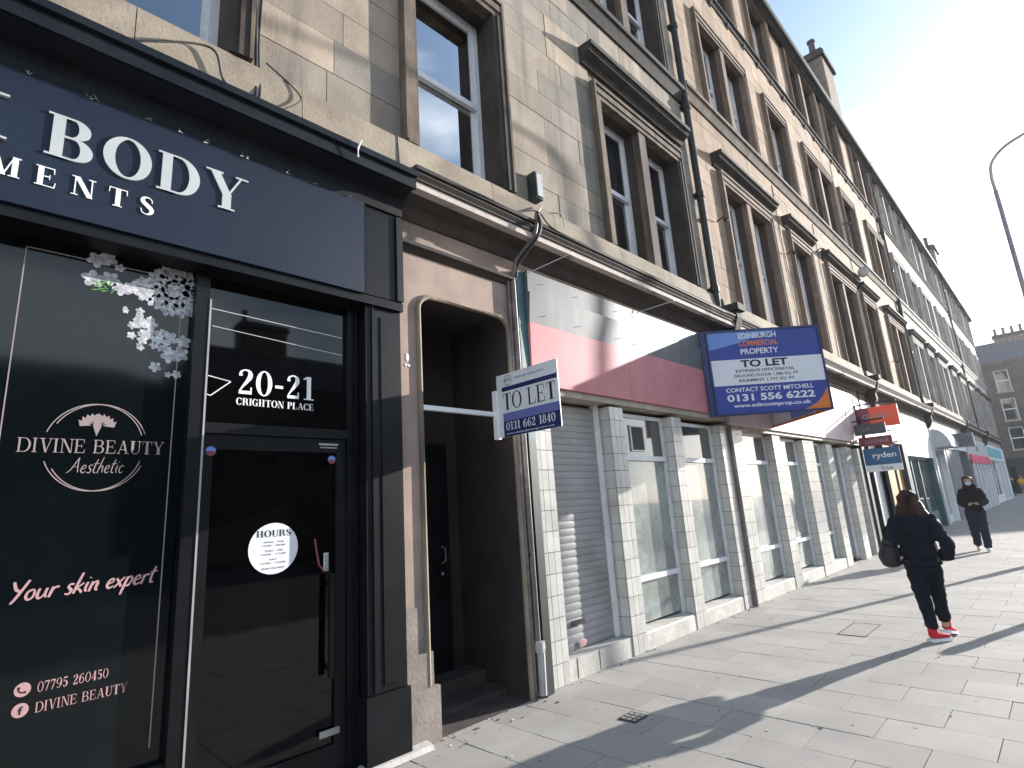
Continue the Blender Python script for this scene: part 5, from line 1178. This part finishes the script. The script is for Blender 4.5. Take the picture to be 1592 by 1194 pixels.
def walker(loc, rot, scale, coatm, trm, label, mask=False, hood_=True, vox=.016, hairm='hair2'):
    P = empty('person', loc, label, 'person'); T = Matrix.Translation(loc) @ Matrix.Rotation(rot, 4, 'Z') @ Matrix.Scale(scale, 4)
    bd_ = [[e(0, 0, 1.62, .095, .078, .11), e(.012, 0, 1.60, .095, .075, .10)], [e(.10, 0, 1.60, .018, .014, .03)], [e(-.01, 0, 1.50, .055), e(-.02, 0, 1.40, .06)],
           [e(-.02, 0, 1.36, .11, .18, .1), e(0, 0, 1.1, .11, .15, .1), e(0, 0, .92, .12, .16, .1)],
           [e(0, .09, .9, .09), e(.12, .09, .5, .06), e(.10, .09, .1, .045), e(.18, .09, .05, .04, .045, .03)], [e(0, -.09, .9, .09), e(-.05, -.09, .5, .06), e(-.2, -.09, .14, .045), e(-.13, -.09, .06, .04, .045, .03)],
           [e(-.02, .16, 1.38, .05), e(-.04, .235, 1.13, .045), e(.18, .12, 1.08, .04), e(.24, .07, 1.10, .035)], [e(-.02, -.16, 1.38, .05), e(-.05, -.24, 1.13, .045), e(.16, -.14, 1.06, .04), e(.24, -.05, 1.10, .035)]]
    bd_ += fingers(1, .25, .06, 1.10, .6, .3) + fingers(-1, .25, -.05, 1.10, .6, .3)
    remesh(bd_, vox, 'body', 'skin', P, T)
    c_ = [[e(-.01, 0, 1.34, .13, .19, .11), e(0, 0, 1.12, .14, .185, .12), e(0, 0, .92, .145, .19, .08)],
          [e(-.02, .155, 1.38, .085), e(-.04, .235, 1.14, .075), e(.16, .14, 1.08, .06), e(.21, .10, 1.09, .05)], [e(-.02, -.155, 1.38, .085), e(-.05, -.245, 1.14, .075), e(.14, -.15, 1.06, .06), e(.20, -.10, 1.09, .05)]]
    if hood_: c_ += [[e(-.05, 0, 1.68, .11, .11, .09), e(-.06, 0, 1.58, .10, .12, .1), e(-.04, 0, 1.46, .12, .13, .08)], [e(.03, .09, 1.50, .05), e(.02, -.09, 1.50, .05)]]
    remesh(c_, vox, 'coat', coatm, P, T, 3, fold=.016)
    if not hood_: remesh([[e(-.03, 0, 1.65, .105, .095, .10)]], vox, 'hair', hairm, P, T, 2)
    else: remesh([[e(.03, 0, 1.71, .075, .08, .035)], [e(.03, .085, 1.62, .03, .02, .09)], [e(.03, -.085, 1.62, .03, .02, .09)]], vox, 'hair', hairm, P, T, 2)
    remesh([[e(0, 0, .93, .13, .18, .09)], [e(0, .09, .88, .12), e(.12, .09, .5, .095), e(.11, .09, .14, .085)], [e(0, -.09, .88, .12), e(-.05, -.09, .5, .095), e(-.17, -.09, .17, .085)]], vox, 'trousers', trm, P, T, 3, fold=.012)
    for (x_, y_) in ((.12, .09), (-.18, -.09)): remesh([[e(x_ - .03, y_, .06, .05, .05, .05), e(x_ + .12, y_, .045, .05, .05, .04)]], vox, 'shoe', 'sole', P, T, 2)
    if mask: remesh([[e(.085, 0, 1.575, .035, .065, .045)]], .01, 'face_mask', 'mask', P, T, 2)
    b = MB(); b.T = T; b.ell((.098, .032, 1.635), (.008, .012, .008)).ell((.098, -.032, 1.635), (.008, .012, .008)); b.build('eyes', 'ink', P)
    return P
walker((17.15, 1.78, 0), math.pi + .1, .985, 'cloth2', 'trouser2', 'person coming towards the camera in a black hooded coat and pale blue face mask', mask=True)
walker((70.5, 4.05, 0), .3, 1.0, 'cloth2', 'trouser', 'distant person in black at the far end of the pavement', hood_=False, vox=.03)
walker((71.5, 3.45, 0), math.pi, 1.0, 'yellow', 'greyshop', 'distant person in a mustard yellow coat at the right edge', hood_=False, vox=.03)

# thin haze volume, added to give veiling glare towards the sun
hb = MB().box(-30, 140, -40, 60, -1.9, 30).build('haze', 'dark', kind='stuff', label='thin haze added along the street for veiling glare')
hm = bpy.data.materials.new('haze'); hm.use_nodes = True; hm.node_tree.nodes.clear()
ho = hm.node_tree.nodes.new('ShaderNodeOutputMaterial'); pv = hm.node_tree.nodes.new('ShaderNodeVolumePrincipled')
pv.inputs['Density'].default_value = .00028; pv.inputs['Color'].default_value = (.92, .94, 1, 1); pv.inputs['Anisotropy'].default_value = .65
hm.node_tree.links.new(pv.outputs[0], ho.inputs['Volume']); hb.data.materials.clear(); hb.data.materials.append(hm)

GR = {'hanging_sign': 'hanging signs over the pavement', 'person': 'people on the pavement', 'cable': 'cables on the tenement front', 'tenement_building': 'tenements along the street', 'opposite_house': 'houses across the street', 'letting_board': 'letting boards'}
for o in C.objects:
    k = o.name.split('.')[0]
    if o.parent is None and k in GR: o['group'] = GR[k]
